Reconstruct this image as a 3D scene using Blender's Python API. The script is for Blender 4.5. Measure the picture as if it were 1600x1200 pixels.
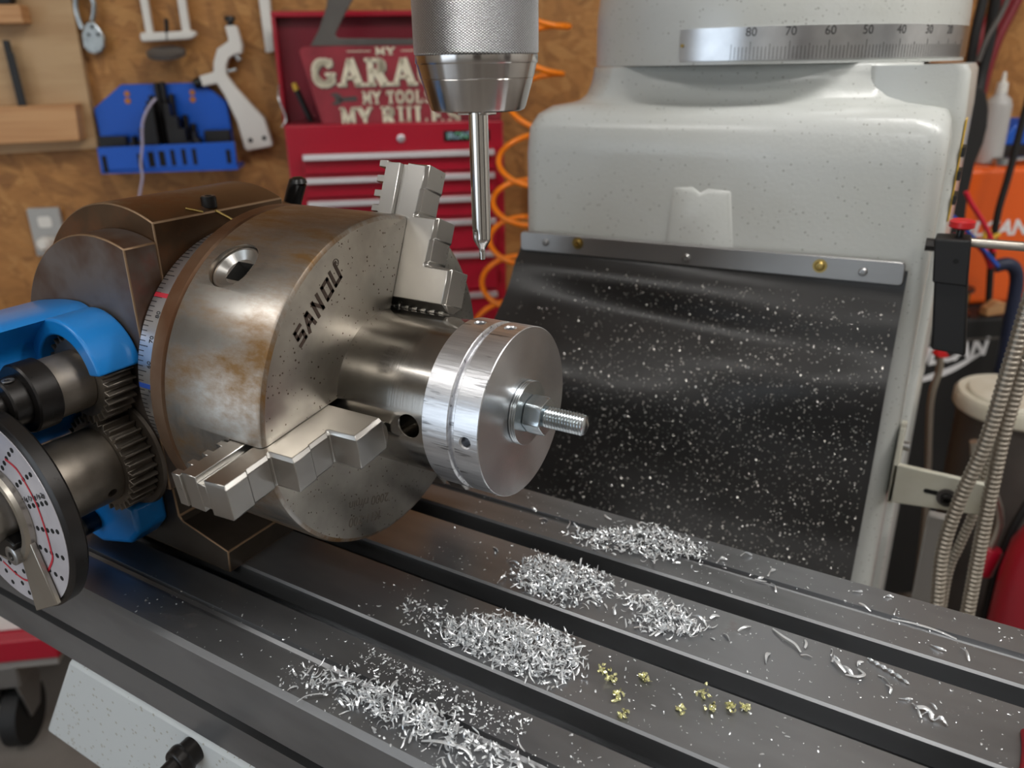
import bpy, bmesh, math, random
from mathutils import Vector, Matrix

# ---------------------------------------------------------------- scene / camera / light
for o in list(bpy.data.objects):
    bpy.data.objects.remove(o, do_unlink=True)
SC = bpy.context.scene
COL = SC.collection
PI = math.pi
R = math.radians

cam = bpy.data.cameras.new('camera')
cam.sensor_fit = 'HORIZONTAL'
cam.sensor_width = 36.0
cam.lens = 1206.97 / 1600 * 36
cam.shift_x = 0.00134
cam.shift_y = -0.02707
cam.clip_start = 0.01
cam.clip_end = 50
cam.dof.use_dof = True
cam.dof.focus_distance = 0.43
cam.dof.aperture_fstop = 7.6
camo = bpy.data.objects.new('camera', cam)
COL.objects.link(camo)
rx, up, bk = (Vector((0.86320885, 0.50458832, -0.01615902)),
              Vector((-0.16433779, 0.31111222, 0.93605677)),
              Vector((0.47735058, -0.80535695, 0.35147775)))
mw = Matrix.Identity(4)
for i in range(3):
    mw[i][0], mw[i][1], mw[i][2] = rx[i], up[i], bk[i]
mw[0][3], mw[1][3], mw[2][3] = 0.28600331, -0.3358652, 0.31067283
camo.matrix_world = mw
SC.camera = camo

SC.view_settings.view_transform = 'Standard'
SC.view_settings.look = 'None'
SC.view_settings.exposure = -0.08
SC.view_settings.gamma = 1.0
SC.view_settings.use_curve_mapping = False

world = bpy.data.worlds.new('sky')
SC.world = world
world.use_nodes = True
bg = world.node_tree.nodes['Background']
bg.inputs[0].default_value = (0.75, 0.87, 1.0, 1)
bg.inputs[1].default_value = 1.0

# frame of the garage: u runs along the back wall, d runs into the wall (d < 0 is in front of it), z up; z = 0 is the table top
WO = Vector((-0.82105554, 1.09061675, 0))
WA = R(37.814)
EU = Vector((math.cos(WA), math.sin(WA), 0))
EN = Vector((math.sin(WA), -math.cos(WA), 0))
FLOOR = -0.93
CEIL = 1.75
def WP(u, n, z):
    return WO + EU * u + EN * n + Vector((0, 0, z))

def area(name, p, target, sx, sy, power, color):
    l = bpy.data.lights.new(name, 'AREA')
    l.shape = 'RECTANGLE'; l.size = sx; l.size_y = sy; l.energy = power; l.color = color
    o = bpy.data.objects.new(name, l); COL.objects.link(o)
    o.location = p
    o.rotation_euler = (Vector(target) - Vector(p)).to_track_quat('-Z', 'Y').to_euler()
    return o
# daylight entering through the open garage door in the left wall
area('daylight_through_garage_door', WP(-3.38, 3.75, 0.08), WP(3, 3.75, 0.08), 2.5, 2.0, 30, (0.80, 0.90, 1.0))
# light of the ceiling strip lamps (the fixtures themselves are built with the room)
LAMPS = [(-1.5, 1.9, 8), (0.62, 1.75, 15), (-0.6, 3.4, 12), (1.75, 2.2, 20)]
for u, n, w in LAMPS:
    area('strip_lamp_light', WP(u, n, CEIL - 0.075), WP(u, n, 0), 1.15, 0.12, w, (1.0, 0.975, 0.94))

# ---------------------------------------------------------------- helpers
def lin(c):
    r = []
    for v in c:
        v = v / 255.0
        r.append(v / 12.92 if v <= 0.04045 else ((v + 0.055) / 1.055) ** 2.4)
    return (r[0], r[1], r[2], 1)

class NT:
    def __init__(self, name):
        self.m = bpy.data.materials.new(name); self.m.use_nodes = True
        self.t = self.m.node_tree; self.b = self.t.nodes['Principled BSDF']
        self.tc = self.n('ShaderNodeTexCoord')
    def n(self, k, **kw):
        x = self.t.nodes.new(k)
        for a, b in kw.items(): setattr(x, a, b)
        return x
    def l(self, a, b): self.t.links.new(a, b)
    def mapping(self, scale=(1, 1, 1), rot=(0, 0, 0), src=None):
        m = self.n('ShaderNodeMapping')
        m.inputs['Scale'].default_value = scale; m.inputs['Rotation'].default_value = rot
        self.l(src or self.tc.outputs['Object'], m.inputs['Vector'])
        return m.outputs[0]
    def noise(self, vec, scale, detail=4, rough=0.55):
        x = self.n('ShaderNodeTexNoise')
        x.inputs['Scale'].default_value = scale; x.inputs['Detail'].default_value = detail
        x.inputs['Roughness'].default_value = rough
        self.l(vec, x.inputs['Vector']); return x.outputs['Fac']
    def vor(self, vec, scale, feature='F1'):
        x = self.n('ShaderNodeTexVoronoi', feature=feature)
        x.inputs['Scale'].default_value = scale
        self.l(vec, x.inputs['Vector']); return x
    def ramp(self, fac, stops):
        r = self.n('ShaderNodeValToRGB')
        e = r.color_ramp.elements
        while len(e) < len(stops): e.new(0.5)
        for i, (p, c) in enumerate(stops):
            e[i].position = p; e[i].color = c if len(c) == 4 else (*c, 1)
        self.l(fac, r.inputs[0]); return r.outputs[0]
    def step(self, fac, a, b):
        return self.ramp(fac, [(a, (0, 0, 0, 1)), (b, (1, 1, 1, 1))])
    def mix(self, fac, a, b, blend='MIX'):
        m = self.n('ShaderNodeMix', data_type='RGBA', blend_type=blend)
        for s, v in ((m.inputs[0], fac), (m.inputs[6], a), (m.inputs[7], b)):
            if hasattr(v, 'is_output'): self.l(v, s)
            else: s.default_value = v
        return m.outputs[2]
    def math(self, op, a, b=None):
        m = self.n('ShaderNodeMath', operation=op)
        for s, v in ((m.inputs[0], a), (m.inputs[1], b)):
            if v is None: continue
            if hasattr(v, 'is_output'): self.l(v, s)
            else: s.default_value = v
        return m.outputs[0]
    def set(self, key, v):
        s = self.b.inputs[key]
        if hasattr(v, 'is_output'): self.l(v, s)
        else: s.default_value = v
    def bump(self, h, strength=0.3, dist=0.001):
        b = self.n('ShaderNodeBump')
        b.inputs['Strength'].default_value = strength; b.inputs['Distance'].default_value = dist
        self.l(h, b.inputs['Height']); self.l(b.outputs[0], self.b.inputs['Normal'])

def mat(name, c, rough=0.5, metal=0.0, c2=None, vs=20, vlo=0.4, vhi=0.65, stretch=(1, 1, 1), bump=None,
        specks=None, rust=None, rvar=0.0, coat=0.0, aniso=0.0, spec=None):
    t = NT(name)
    v = t.mapping(stretch)
    colr = lin(c)
    if c2:
        colr = t.mix(t.step(t.noise(v, vs), vlo, vhi), lin(c), lin(c2))
    t.set('Metallic', metal); t.set('Roughness', rough)
    if rvar:
        rr = t.noise(v, vs * 1.7, 5)
        t.set('Roughness', t.math('ADD', t.math('MULTIPLY', rr, rvar * 2), rough - rvar))
    if specks:
        sc, th, sc_c = specks
        x = t.vor(t.mapping(), sc)
        rnd = t.n('ShaderNodeSeparateColor'); t.l(x.outputs['Color'], rnd.inputs[0])
        near = t.math('LESS_THAN', x.outputs['Distance'], t.math('MULTIPLY', rnd.outputs[1], 0.33))
        on = t.math('MULTIPLY', near, t.math('GREATER_THAN', rnd.outputs[0], th))
        colr = t.mix(on, colr, lin(sc_c))
    if rust:
        rs, lo, hi, rc = rust
        msk = t.step(t.noise(t.mapping(), rs, 8, 0.65), lo, hi)
        colr = t.mix(msk, colr, lin(rc))
        t.set('Metallic', t.math('SUBTRACT', metal, t.math('MULTIPLY', msk, metal * 0.55)))
        t.set('Roughness', t.math('ADD', t.math('MULTIPLY', msk, 0.25), rough))
    t.set('Base Color', colr)
    if bump:
        t.bump(t.noise(v, bump[0], 5), bump[1], bump[2] if len(bump) > 2 else 0.001)
    if coat: t.set('Coat Weight', coat); t.set('Coat Roughness', 0.15)
    if aniso: t.set('Anisotropic', aniso)
    if spec is not None: t.set('Specular IOR Level', spec)
    return t.m

class MB:
    def __init__(self): self.v = []; self.f = []
    def add(self, vs, fs, M=None):
        k = len(self.v)
        self.v += [tuple(M @ Vector(p)) if M is not None else tuple(p) for p in vs]
        self.f += [tuple(i + k for i in q) for q in fs]
        return self
    def box(self, x0, x1, y0, y1, z0, z1, M=None):
        return self.add([(x0, y0, z0), (x1, y0, z0), (x1, y1, z0), (x0, y1, z0), (x0, y0, z1), (x1, y0, z1), (x1, y1, z1), (x0, y1, z1)],
                        [(0, 3, 2, 1), (4, 5, 6, 7), (0, 1, 5, 4), (1, 2, 6, 5), (2, 3, 7, 6), (3, 0, 4, 7)], M)
    def prism(self, pts, a, b, plane='xz', M=None, b_pts=None):
        n = len(pts)
        def p3(p, d):
            return (p[0], d, p[1]) if plane == 'xz' else ((d, p[0], p[1]) if plane == 'yz' else (p[0], p[1], d))
        vs = [p3(p, a) for p in pts] + [p3(p, b) for p in (b_pts or pts)]
        fs = [tuple(range(n)), tuple(range(2 * n - 1, n - 1, -1))] + [(i, (i + 1) % n, n + (i + 1) % n, n + i) for i in range(n)]
        return self.add(vs, fs, M)
    def layers(self, rings, M=None, cap=True):
        n = len(rings[0]); vs = [p for r in rings for p in r]; fs = []
        for k in range(len(rings) - 1):
            for i in range(n):
                j = (i + 1) % n
                fs.append((k * n + i, k * n + j, (k + 1) * n + j, (k + 1) * n + i))
        if cap:
            fs.append(tuple(range(n))); fs.append(tuple(range((len(rings) - 1) * n + n - 1, (len(rings) - 1) * n - 1, -1)))
        return self.add(vs, fs, M)
    def lathe(self, prof, axis='x', c=(0, 0, 0), seg=64, M=None, closed=False):
        rings = []
        for a, r in prof:
            ring = []
            for i in range(seg):
                t = 2 * PI * i / seg; p, q = r * math.cos(t), r * math.sin(t)
                if axis == 'x': ring.append((c[0] + a, c[1] + p, c[2] + q))
                elif axis == 'y': ring.append((c[0] + p, c[1] + a, c[2] + q))
                else: ring.append((c[0] + p, c[1] + q, c[2] + a))
            rings.append(ring)
        if closed: rings.append(rings[0]); return self.layers(rings, M, cap=False)
        return self.layers(rings, M)
    def cyl(self, p0, p1, r0, r1=None, seg=24, M=None):
        p0, p1 = Vector(p0), Vector(p1); r1 = r0 if r1 is None else r1
        d = (p1 - p0).normalized(); a = d.orthogonal().normalized(); b = d.cross(a)
        rings = [[p + a * (r * math.cos(2 * PI * i / seg)) + b * (r * math.sin(2 * PI * i / seg)) for i in range(seg)] for p, r in ((p0, r0), (p1, r1))]
        return self.layers(rings, M)
    def tube(self, path, r, seg=10, M=None, radii=None):
        path = [Vector(p) for p in path]; rings = []; a = None
        for k, p in enumerate(path):
            d = (path[min(k + 1, len(path) - 1)] - path[max(k - 1, 0)]).normalized()
            a = d.orthogonal().normalized() if a is None else (a - d * a.dot(d)).normalized()
            b = d.cross(a); rr = radii[k] if radii else r
            rings.append([p + a * (rr * math.cos(2 * PI * i / seg)) + b * (rr * math.sin(2 * PI * i / seg)) for i in range(seg)])
        return self.layers(rings, M)
    def mesh(self, name, smooth=35):
        me = bpy.data.meshes.new(name)
        me.from_pydata(self.v, [], self.f)
        bm = bmesh.new(); bm.from_mesh(me)
        bmesh.ops.recalc_face_normals(bm, faces=bm.faces)
        bm.to_mesh(me); bm.free()
        finish(me, smooth)
        return me
    def build(self, name, m, parent=None, smooth=35, bevel=0, bseg=2, label=None, loc=None, rotz=0, worn=None):
        o = bpy.data.objects.new(name, self.mesh(name, smooth)); COL.objects.link(o)
        o.data.materials.append(m)
        if parent: o.parent = parent
        if loc is not None: o.location = loc
        if rotz: o.rotation_euler = (0, 0, rotz)
        if bevel:
            b = o.modifiers.new('bevel', 'BEVEL'); b.width = bevel; b.segments = bseg; b.limit_method = 'ANGLE'; b.angle_limit = R(40)
            b.harden_normals = False
            if worn: o.data.materials.append(worn); b.material = 1
        if label: o['label'] = label
        return o

def finish(me, smooth):
    if smooth:
        for p in me.polygons: p.use_smooth = True
        try: me.set_sharp_from_angle(angle=R(smooth))
        except Exception: pass

def tag(o, label, cat, group=None, kind=None):
    o['label'] = label; o['category'] = cat
    if group: o['group'] = group
    if kind: o['kind'] = kind
    return o
def struct(o, label=None):
    o['kind'] = 'structure'
    if label: o['label'] = label
    return o
def thing(name, label, cat, loc=(0, 0, 0), rotz=0, group=None):
    o = bpy.data.objects.new(name, None); COL.objects.link(o)
    o.empty_display_size = 0.02
    o.location = loc; o.rotation_euler = (0, 0, rotz)
    return tag(o, label, cat, group)
def wthing(name, label, cat, u, n, z, group=None):        # a thing in the garage frame: local x = along wall, y = into wall, z = up
    return thing(name, label, cat, WP(u, n, z), WA, group)
def cut(o, cutters, smooth=35):
    bpy.context.view_layer.update()
    tmp = []
    for c in cutters:
        t = bpy.data.objects.new('cutter', c.mesh('cutter', 0)); COL.objects.link(t); t.parent = o.parent; t.location = (0, 0, 0); tmp.append(t)
        b = o.modifiers.new('b', 'BOOLEAN'); b.object = t; b.operation = 'DIFFERENCE'; b.solver = 'EXACT'
    bpy.context.view_layer.update()
    me = bpy.data.meshes.new_from_object(o.evaluated_get(bpy.context.evaluated_depsgraph_get()))
    o.modifiers.clear(); old = o.data; o.data = me
    for t in tmp: bpy.data.objects.remove(t, do_unlink=True)
    finish(me, smooth)
def text(name, s, size, m, parent, M, extrude=0.0002, shear=0.0, offset=0.0, spacing=1.0, align='CENTER', wide=1.0):
    cu = bpy.data.curves.new(name, 'FONT'); cu.body = s; cu.size = size; cu.extrude = extrude; cu.shear = shear
    cu.offset = offset; cu.space_character = spacing; cu.align_x = align; cu.align_y = 'CENTER'; cu.resolution_u = 3
    t = bpy.data.objects.new('t', cu); COL.objects.link(t)
    bpy.context.view_layer.update()
    me = bpy.data.meshes.new_from_object(t.evaluated_get(bpy.context.evaluated_depsgraph_get()))
    bpy.data.objects.remove(t, do_unlink=True)
    me.transform(M @ Matrix.Diagonal((wide, 1, 1, 1))); me.materials.clear(); me.materials.append(m)
    o = bpy.data.objects.new(name, me); COL.objects.link(o); o.parent = parent
    return o
def frame(o, x, y):
    x, y = Vector(x).normalized(), Vector(y).normalized(); z = x.cross(y)
    M = Matrix.Identity(4)
    for i in range(3): M[i][0], M[i][1], M[i][2], M[i][3] = x[i], y[i], z[i], o[i]
    return M
def smoothpath(pts, k=8):
    pts = [Vector(p) for p in pts]; out = []
    for i in range(len(pts) - 1):
        p0, p1, p2, p3 = pts[max(i - 1, 0)], pts[i], pts[i + 1], pts[min(i + 2, len(pts) - 1)]
        for j in range(k):
            t = j / k
            out.append(0.5 * ((2 * p1) + (p2 - p0) * t + (2 * p0 - 5 * p1 + 4 * p2 - p3) * t * t + (3 * p1 - p0 - 3 * p2 + p3) * t ** 3))
    out.append(pts[-1]); return out
def rrect(x0, x1, y0, y1, r, k=6):
    out = []
    for cx, cy, a in ((x1 - r, y1 - r, 0), (x0 + r, y1 - r, 90), (x0 + r, y0 + r, 180), (x1 - r, y0 + r, 270)):
        for i in range(k + 1):
            t = R(a + 90 * i / k); out.append((cx + r * math.cos(t), cy + r * math.sin(t)))
    return out


# ---------------------------------------------------------------- materials
def osb():
    t = NT('oriented_strand_board')
    shades = [(0.0, lin((118, 76, 36))), (0.3, lin((160, 108, 54))), (0.6, lin((180, 126, 66))), (0.85, lin((198, 148, 86))), (1.0, lin((140, 90, 42)))]
    col = None; h = None
    for k, (rot, s, th) in enumerate((((0, 0.15, 0), (9, 9, 52), 0), ((0, 0.7, 0), (12, 12, 60), 0.5), ((0, -0.45, 0), (11, 11, 64), 0.5), ((0, -1.3, 0), (14, 14, 56), 0.72))):
        base = t.mapping((1, 1, 1), rot)
        wob = t.n('ShaderNodeVectorMath', operation='MULTIPLY_ADD')
        nz = t.n('ShaderNodeTexNoise'); nz.inputs['Scale'].default_value = 14; t.l(base, nz.inputs['Vector'])
        t.l(nz.outputs['Color'], wob.inputs[0]); wob.inputs[1].default_value = (0.018, 0.018, 0.018); t.l(base, wob.inputs[2])
        x = t.vor(t.mapping(s, src=wob.outputs[0]), 1.0)
        sep = t.n('ShaderNodeSeparateColor'); t.l(x.outputs['Color'], sep.inputs[0])
        c = t.ramp(sep.outputs[0], shades)
        if col is None: col = c; h = sep.outputs[1]
        else:
            m = t.math('GREATER_THAN', sep.outputs[2], th)
            col = t.mix(m, col, c); h = t.math('MAXIMUM', h, t.math('MULTIPLY', sep.outputs[1], m))
    grain = t.noise(t.mapping((6, 6, 90)), 5, 6)
    col = t.mix(0.5, col, t.ramp(grain, [(0.3, lin((128, 82, 38))), (0.7, lin((196, 142, 80)))]))
    t.set('Base Color', col); t.set('Roughness', 0.6); t.bump(h, 0.35, 0.002)
    return t.m
M_OSB = osb()
M_CONC = mat('concrete', (138, 132, 126), 0.7, c2=(112, 106, 100), vs=3, bump=(60, 0.15))
M_CEIL = mat('white_ceiling_paint', (215, 212, 205), 0.8)
M_TABLE = mat('ground_cast_iron', (154, 156, 159), 0.37, 0.86, c2=(122, 123, 125), vs=14, rvar=0.08, stretch=(0.35, 1, 1), bump=(900, 0.05, 0.0002), rust=(16, 0.66, 0.85, (96, 70, 50)))
def steel_turned(name, c, rough, axis, lines=900, bs=0.06, c2=None, stain=None, rv=0.06):
    t = NT(name)
    sc = [12, 12, 12]; sc['xyz'.index(axis)] = lines
    v = t.mapping(tuple(sc))
    f = t.noise(v, 1.0, 3)
    col = t.mix(t.step(t.noise(t.mapping(), 18, 5), 0.35, 0.7), lin(c), lin(c2 or [int(k * 0.82) for k in c]))
    metal = 1.0; ro = t.math('ADD', t.math('MULTIPLY', f, rv * 2), rough - rv)
    if stain:
        msk = t.math('MULTIPLY', t.step(t.noise(t.mapping((8, 30, 14)), 1.3, 8, 0.7), stain[0], stain[1]), stain[3] if len(stain) > 3 else 1.0)
        col = t.mix(msk, col, lin(stain[2]))
        t.set('Metallic', t.math('SUBTRACT', 1.0, t.math('MULTIPLY', msk, 0.45)))
        ro = t.math('ADD', ro, t.math('MULTIPLY', msk, 0.12))
    else: t.set('Metallic', metal)
    t.set('Base Color', col); t.set('Roughness', ro); t.bump(f, bs, 0.0004)
    return t.m
M_CHUCK = steel_turned('turned_steel_with_rust_stains', (176, 172, 166), 0.32, 'x', 700, 0.05, stain=(0.42, 0.62, (122, 88, 42), 0.95))
M_CHUCKFACE = mat('ground_steel_face', (176, 170, 160), 0.33, 1.0, c2=(150, 144, 136), vs=25, rvar=0.07, specks=(520, 0.82, (96, 84, 74)), bump=(500, 0.03, 0.0003))
M_JAW = mat('ground_steel_jaw', (196, 194, 190), 0.29, 1.0, c2=(184, 182, 178), vs=25, vlo=0.3, vhi=0.8, rvar=0.05, bump=(900, 0.03, 0.0002))
M_RUSTRING = mat('rusty_steel_flange', (128, 104, 84), 0.5, 0.75, c2=(104, 72, 50), vs=22, rvar=0.1, bump=(400, 0.1, 0.0004))
M_SLEEVE = steel_turned('polished_turned_steel', (176, 172, 166), 0.17, 'x', 1500, 0.03, rv=0.04)
def alu_radial(name, c, rough, axis, an=0.7):
    t = NT(name); t.set('Base Color', t.mix(t.step(t.noise(t.mapping(), 60, 4), 0.3, 0.7), lin(c), lin([int(k * 0.93) for k in c])))
    t.set('Metallic', 1.0); t.set('Roughness', rough); t.set('Anisotropic', an); t.set('Anisotropic Rotation', 0.25)
    tg = t.n('ShaderNodeTangent', direction_type='RADIAL', axis=axis.upper()); t.l(tg.outputs[0], t.b.inputs['Tangent'])
    return t.m
M_ALUFACE = alu_radial('faced_aluminium', (222, 223, 226), 0.26, 'x', 0.75)
def alu_scratched():
    t = NT('scratched_aluminium_rim')
    f = t.noise(t.mapping((26, 420, 420)), 1.0, 4)
    sc = t.step(t.noise(t.mapping((36, 330, 330)), 1.0, 3), 0.60, 0.68)
    col = t.mix(t.step(f, 0.3, 0.7), lin((232, 233, 236)), lin((205, 206, 210)))
    col = t.mix(t.math('MULTIPLY', sc, 0.75), col, lin((96, 96, 98)))
    t.set('Base Color', col); t.set('Metallic', 1.0); t.set('Roughness', 0.36); t.bump(f, 0.35, 0.0005)
    return t.m
M_ALURIM = alu_scratched()
M_ZINC = mat('zinc_plated_steel', (205, 212, 216), 0.24, 1.0, c2=(178, 186, 190), vs=60, rvar=0.05)
M_DRILLCHUCK = alu_radial('turned_bright_steel', (205, 201, 197), 0.2, 'z', 0.85)
def knurl():
    t = NT('knurled_steel')
    s = t.n('ShaderNodeSeparateXYZ'); t.l(t.tc.outputs['Object'], s.inputs[0])
    ang = t.math('ARCTAN2', s.outputs[1], s.outputs[0])
    def wav(sg):
        p = t.math('ADD', t.math('MULTIPLY', ang, 54.0), t.math('MULTIPLY', s.outputs[2], sg * 2700.0))
        return t.math('ABSOLUTE', t.math('SINE', p))
    h = t.math('MULTIPLY', wav(1), wav(-1))
    t.set('Base Color', t.mix(t.step(h, 0.08, 0.5), lin((104, 106, 108)), lin((240, 241, 243))))
    t.set('Metallic', 1.0); t.set('Roughness', 0.3); t.bump(h, 1.0, 0.0012)
    return t.m
M_KNURL = knurl()
M_BIT = mat('bright_drill_steel', (210, 207, 203), 0.16, 1.0)
M_HEAD = mat('blued_cast_steel', (120, 108, 98), 0.42, 0.7, c2=(104, 88, 74), vs=9, rvar=0.08, rust=(13, 0.52, 0.66, (116, 76, 46)), bump=(250, 0.08, 0.0004))
M_HEADTOP = mat('oiled_brown_cast_steel', (96, 74, 54), 0.33, 0.6, c2=(76, 56, 38), vs=11, rvar=0.08, rust=(10, 0.50, 0.64, (112, 66, 30)), bump=(250, 0.06, 0.0004))
M_CHEEK = mat('mottled_steel_cheek', (124, 114, 108), 0.42, 0.65, c2=(98, 72, 56), vs=14, vlo=0.44, vhi=0.58, rvar=0.08, rust=(26, 0.60, 0.72, (122, 82, 70)), bump=(250, 0.08, 0.0004))
M_WORN = mat('worn_bright_edge', (150, 124, 98), 0.45, 0.7)
M_BASE = mat('dark_oiled_casting', (100, 92, 84), 0.4, 0.6, c2=(78, 69, 60), vs=12, rvar=0.08)
M_GEAR = mat('hobbed_gear_steel', (142, 134, 124), 0.42, 0.75, c2=(120, 112, 102), vs=40, rvar=0.08, bump=(500, 0.05, 0.0003))
M_BLUE = mat('blue_enamel', (26, 132, 214), 0.28, 0, coat=0.3, bump=(90, 0.04, 0.0006))
M_BLACKSTEEL = mat('blackened_steel', (48, 46, 45), 0.3, 0.6, rvar=0.08, vs=60)
M_BLACKGLOSS = mat('black_plastic', (18, 18, 19), 0.3)
M_BLACKMATT = mat('matt_black_plastic', (24, 24, 25), 0.6)
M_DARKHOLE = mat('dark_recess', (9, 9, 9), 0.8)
M_SILVERPL = mat('silver_index_plate', (205, 203, 210), 0.35, 0.25, c2=(190, 187, 194), vs=30)
M_REDMARK = mat('red_marker_line', (196, 40, 58), 0.5)
M_BLUEMARK = mat('blue_marker_line', (40, 80, 170), 0.5)
M_SILVER = mat('brushed_silver', (184, 178, 168), 0.33, 0.9, vs=80, rvar=0.08)
M_DIAL = mat('satin_chrome_dial', (214, 214, 216), 0.3, 0.9)
M_MARK = mat('engraved_dark_marks', (66, 52, 44), 0.6, 0.2)
M_MARKFAINT = mat('faint_engraved_marks', (128, 120, 112), 0.5, 0.6)
M_BLACKPAINT = mat('black_scale_marks', (38, 38, 40), 0.5)
M_WHITE = mat('white_machine_enamel', (201, 204, 202), 0.24, 0, c2=(193, 195, 190), vs=5, specks=(330, 0.72, (158, 158, 154)), bump=(230, 0.22, 0.0014), coat=0.1)
M_WHITEFLAT = mat('white_saddle_enamel', (206, 212, 214), 0.35, 0, specks=(300, 0.55, (170, 170, 160)), bump=(120, 0.04, 0.001))
M_CREAM = mat('cream_enamel_bracket', (206, 204, 190), 0.4, 0, c2=(192, 188, 170), vs=18)
M_SCALE = alu_radial('brushed_scale_band', (205, 207, 210), 0.3, 'z', 0.6)
M_RUBBER = mat('black_rubber', (26, 25, 25), 0.36, 0, c2=(38, 37, 37), vs=9, rvar=0.10, bump=(260, 0.10, 0.0006))
M_CLAMPBAR = mat('clamp_bar_steel', (164, 163, 162), 0.32, 0.85, rvar=0.06, vs=30)
M_BRASS = mat('brass', (176, 152, 92), 0.3, 1.0)
M_CHIP = mat('aluminium_chip', (234, 237, 240), 0.30, 0.6, c2=(214, 219, 222), vs=200)
M_FLECK = mat('bright_metal_fleck', (214, 212, 206), 0.28, 0.9)
M_CHIPY = mat('oily_chip', (214, 212, 160), 0.25, 0.6)
M_RED = mat('red_enamel', (168, 20, 44), 0.32, 0, coat=0.2)
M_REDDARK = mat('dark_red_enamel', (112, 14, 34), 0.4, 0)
M_ALUPULL = mat('aluminium_pull', (212, 210, 214), 0.35, 0.8)
M_SIGNRED = mat('weathered_sign_red', (150, 46, 58), 0.45, 0, c2=(120, 36, 46), vs=12)
M_SIGNDARK = mat('sign_dark_grey', (74, 70, 68), 0.45, 0, c2=(92, 88, 84), vs=8)
M_SIGNCREAM = mat('sign_cream_lettering', (222, 214, 190), 0.5)
M_ORANGE = mat('orange_hose', (246, 132, 16), 0.35)
M_WOODPLY = mat('plywood_face', (196, 164, 124), 0.6, 0, c2=(180, 146, 106), vs=4, stretch=(1, 1, 9))
M_PINE = mat('planed_softwood', (208, 160, 112), 0.55, 0, c2=(190, 138, 90), vs=3, stretch=(1.2, 1, 30))
M_WHITEPLASTIC = mat('white_printed_plastic', (226, 224, 218), 0.45)
M_BLUEPLASTIC = mat('blue_plastic', (14, 88, 196), 0.35)
M_STEPBLACK = mat('black_oxide_steel', (38, 37, 38), 0.42, 0.4)
M_COPPER = mat('copper_screw', (200, 130, 70), 0.3, 0.9)
M_GREYPLASTIC = mat('grey_cover_plate', (170, 170, 168), 0.4)
M_CABLEWHITE = mat('pale_lilac_cable', (178, 172, 196), 0.4)
M_ORANGEWELD = mat('orange_enamel', (232, 96, 24), 0.35)
M_WHITEPRINT = mat('white_print', (230, 230, 232), 0.5)
M_CONDUIT = mat('flexible_steel_conduit', (168, 160, 148), 0.38, 0.8)
M_GREYPAINT = mat('grey_paint', (150, 146, 142), 0.5)
M_REDRUBBER = mat('dull_red_hose', (128, 30, 40), 0.5)
M_YELLOWTAPE = mat('yellow_tape', (226, 186, 60), 0.5)
M_REDCLOTH = mat('red_textured_cloth', (150, 22, 34), 0.8, 0, bump=(900, 0.6, 0.001))
M_CLEAR = mat('cloudy_plastic', (186, 184, 182), 0.35)

# ---------------------------------------------------------------- the garage
def wbox(name, u0, u1, n0, n1, z0, z1, m, bevel=0):
    return MB().box(u0, u1, -n1, -n0, z0, z1).build(name, m, bevel=bevel, loc=WO, rotz=WA)
U0, U1, N1 = -3.3, 2.7, 5.4
struct(wbox('floor', U0 - 1.5, U1 + 0.1, -0.1, N1 + 0.1, FLOOR - 0.1, FLOOR, M_CONC), 'grey concrete garage floor')
struct(wbox('ceiling', U0 - 0.1, U1 + 0.1, -0.1, N1 + 0.1, CEIL, CEIL + 0.1, M_CEIL), 'white garage ceiling')
struct(wbox('wall_back', U0 - 0.1, U1 + 0.1, -0.1, 0, FLOOR, CEIL, M_OSB), 'wall of oriented strand board behind the tools')
struct(wbox('wall_right', U1, U1 + 0.1, 0, N1, FLOOR, CEIL, M_CEIL), 'white painted wall at right')
struct(wbox('wall_front', U0 - 0.1, U1 + 0.1, N1, N1 + 0.1, FLOOR, CEIL, M_CEIL), 'white painted wall behind the camera')
wl = MB()
wl.box(U0 - 0.1, U0, -2.45, 0, FLOOR, CEIL); wl.box(U0 - 0.1, U0, -N1, -5.05, FLOOR, CEIL); wl.box(U0 - 0.1, U0, -5.05, -2.45, 1.12, CEIL)
struct(wl.build('wall_left', M_CEIL, loc=WO, rotz=WA), 'white painted wall with the open garage door')
M_DARKPANEL = mat('dark_brown_panel', (58, 48, 42), 0.4)  # for two unseen panels, added only to give the metal reflections dark contrast
struct(wbox('added_dark_panel_1', -0.75, 0.25, N1 - 0.05, N1 - 0.001, FLOOR, 1.15, M_DARKPANEL, 0.004), 'dark brown panel added behind the camera to darken metal reflections')
struct(wbox('added_dark_panel_2', U1 - 0.05, U1 - 0.001, 2.9, 3.85, FLOOR, 1.15, M_DARKPANEL, 0.004), 'dark brown panel added on the right wall to darken metal reflections')
t = NT('strip_lamp_diffuser'); t.set('Base Color', (0.9, 0.9, 0.9, 1)); t.set('Emission Color', (1, 0.975, 0.94, 1)); t.set('Emission Strength', 9.0); M_LAMP = t.m
for i, (u, n, w) in enumerate(LAMPS):
    e = wthing('ceiling_strip_lamp', ['strip lamp on the ceiling above the tool board', 'strip lamp on the ceiling above the mill', 'strip lamp on the ceiling near the garage door', 'strip lamp on the ceiling behind the mill operator'][i], 'lamp', u, n, CEIL, 'ceiling strip lamps')
    MB().box(-0.62, 0.62, -0.08, 0.08, -0.05, 0).build('housing', M_WHITEPLASTIC, e, bevel=0.006)
    MB().box(-0.6, 0.6, -0.065, 0.065, -0.068, -0.05).build('diffuser', M_LAMP, e, bevel=0.006)

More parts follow.
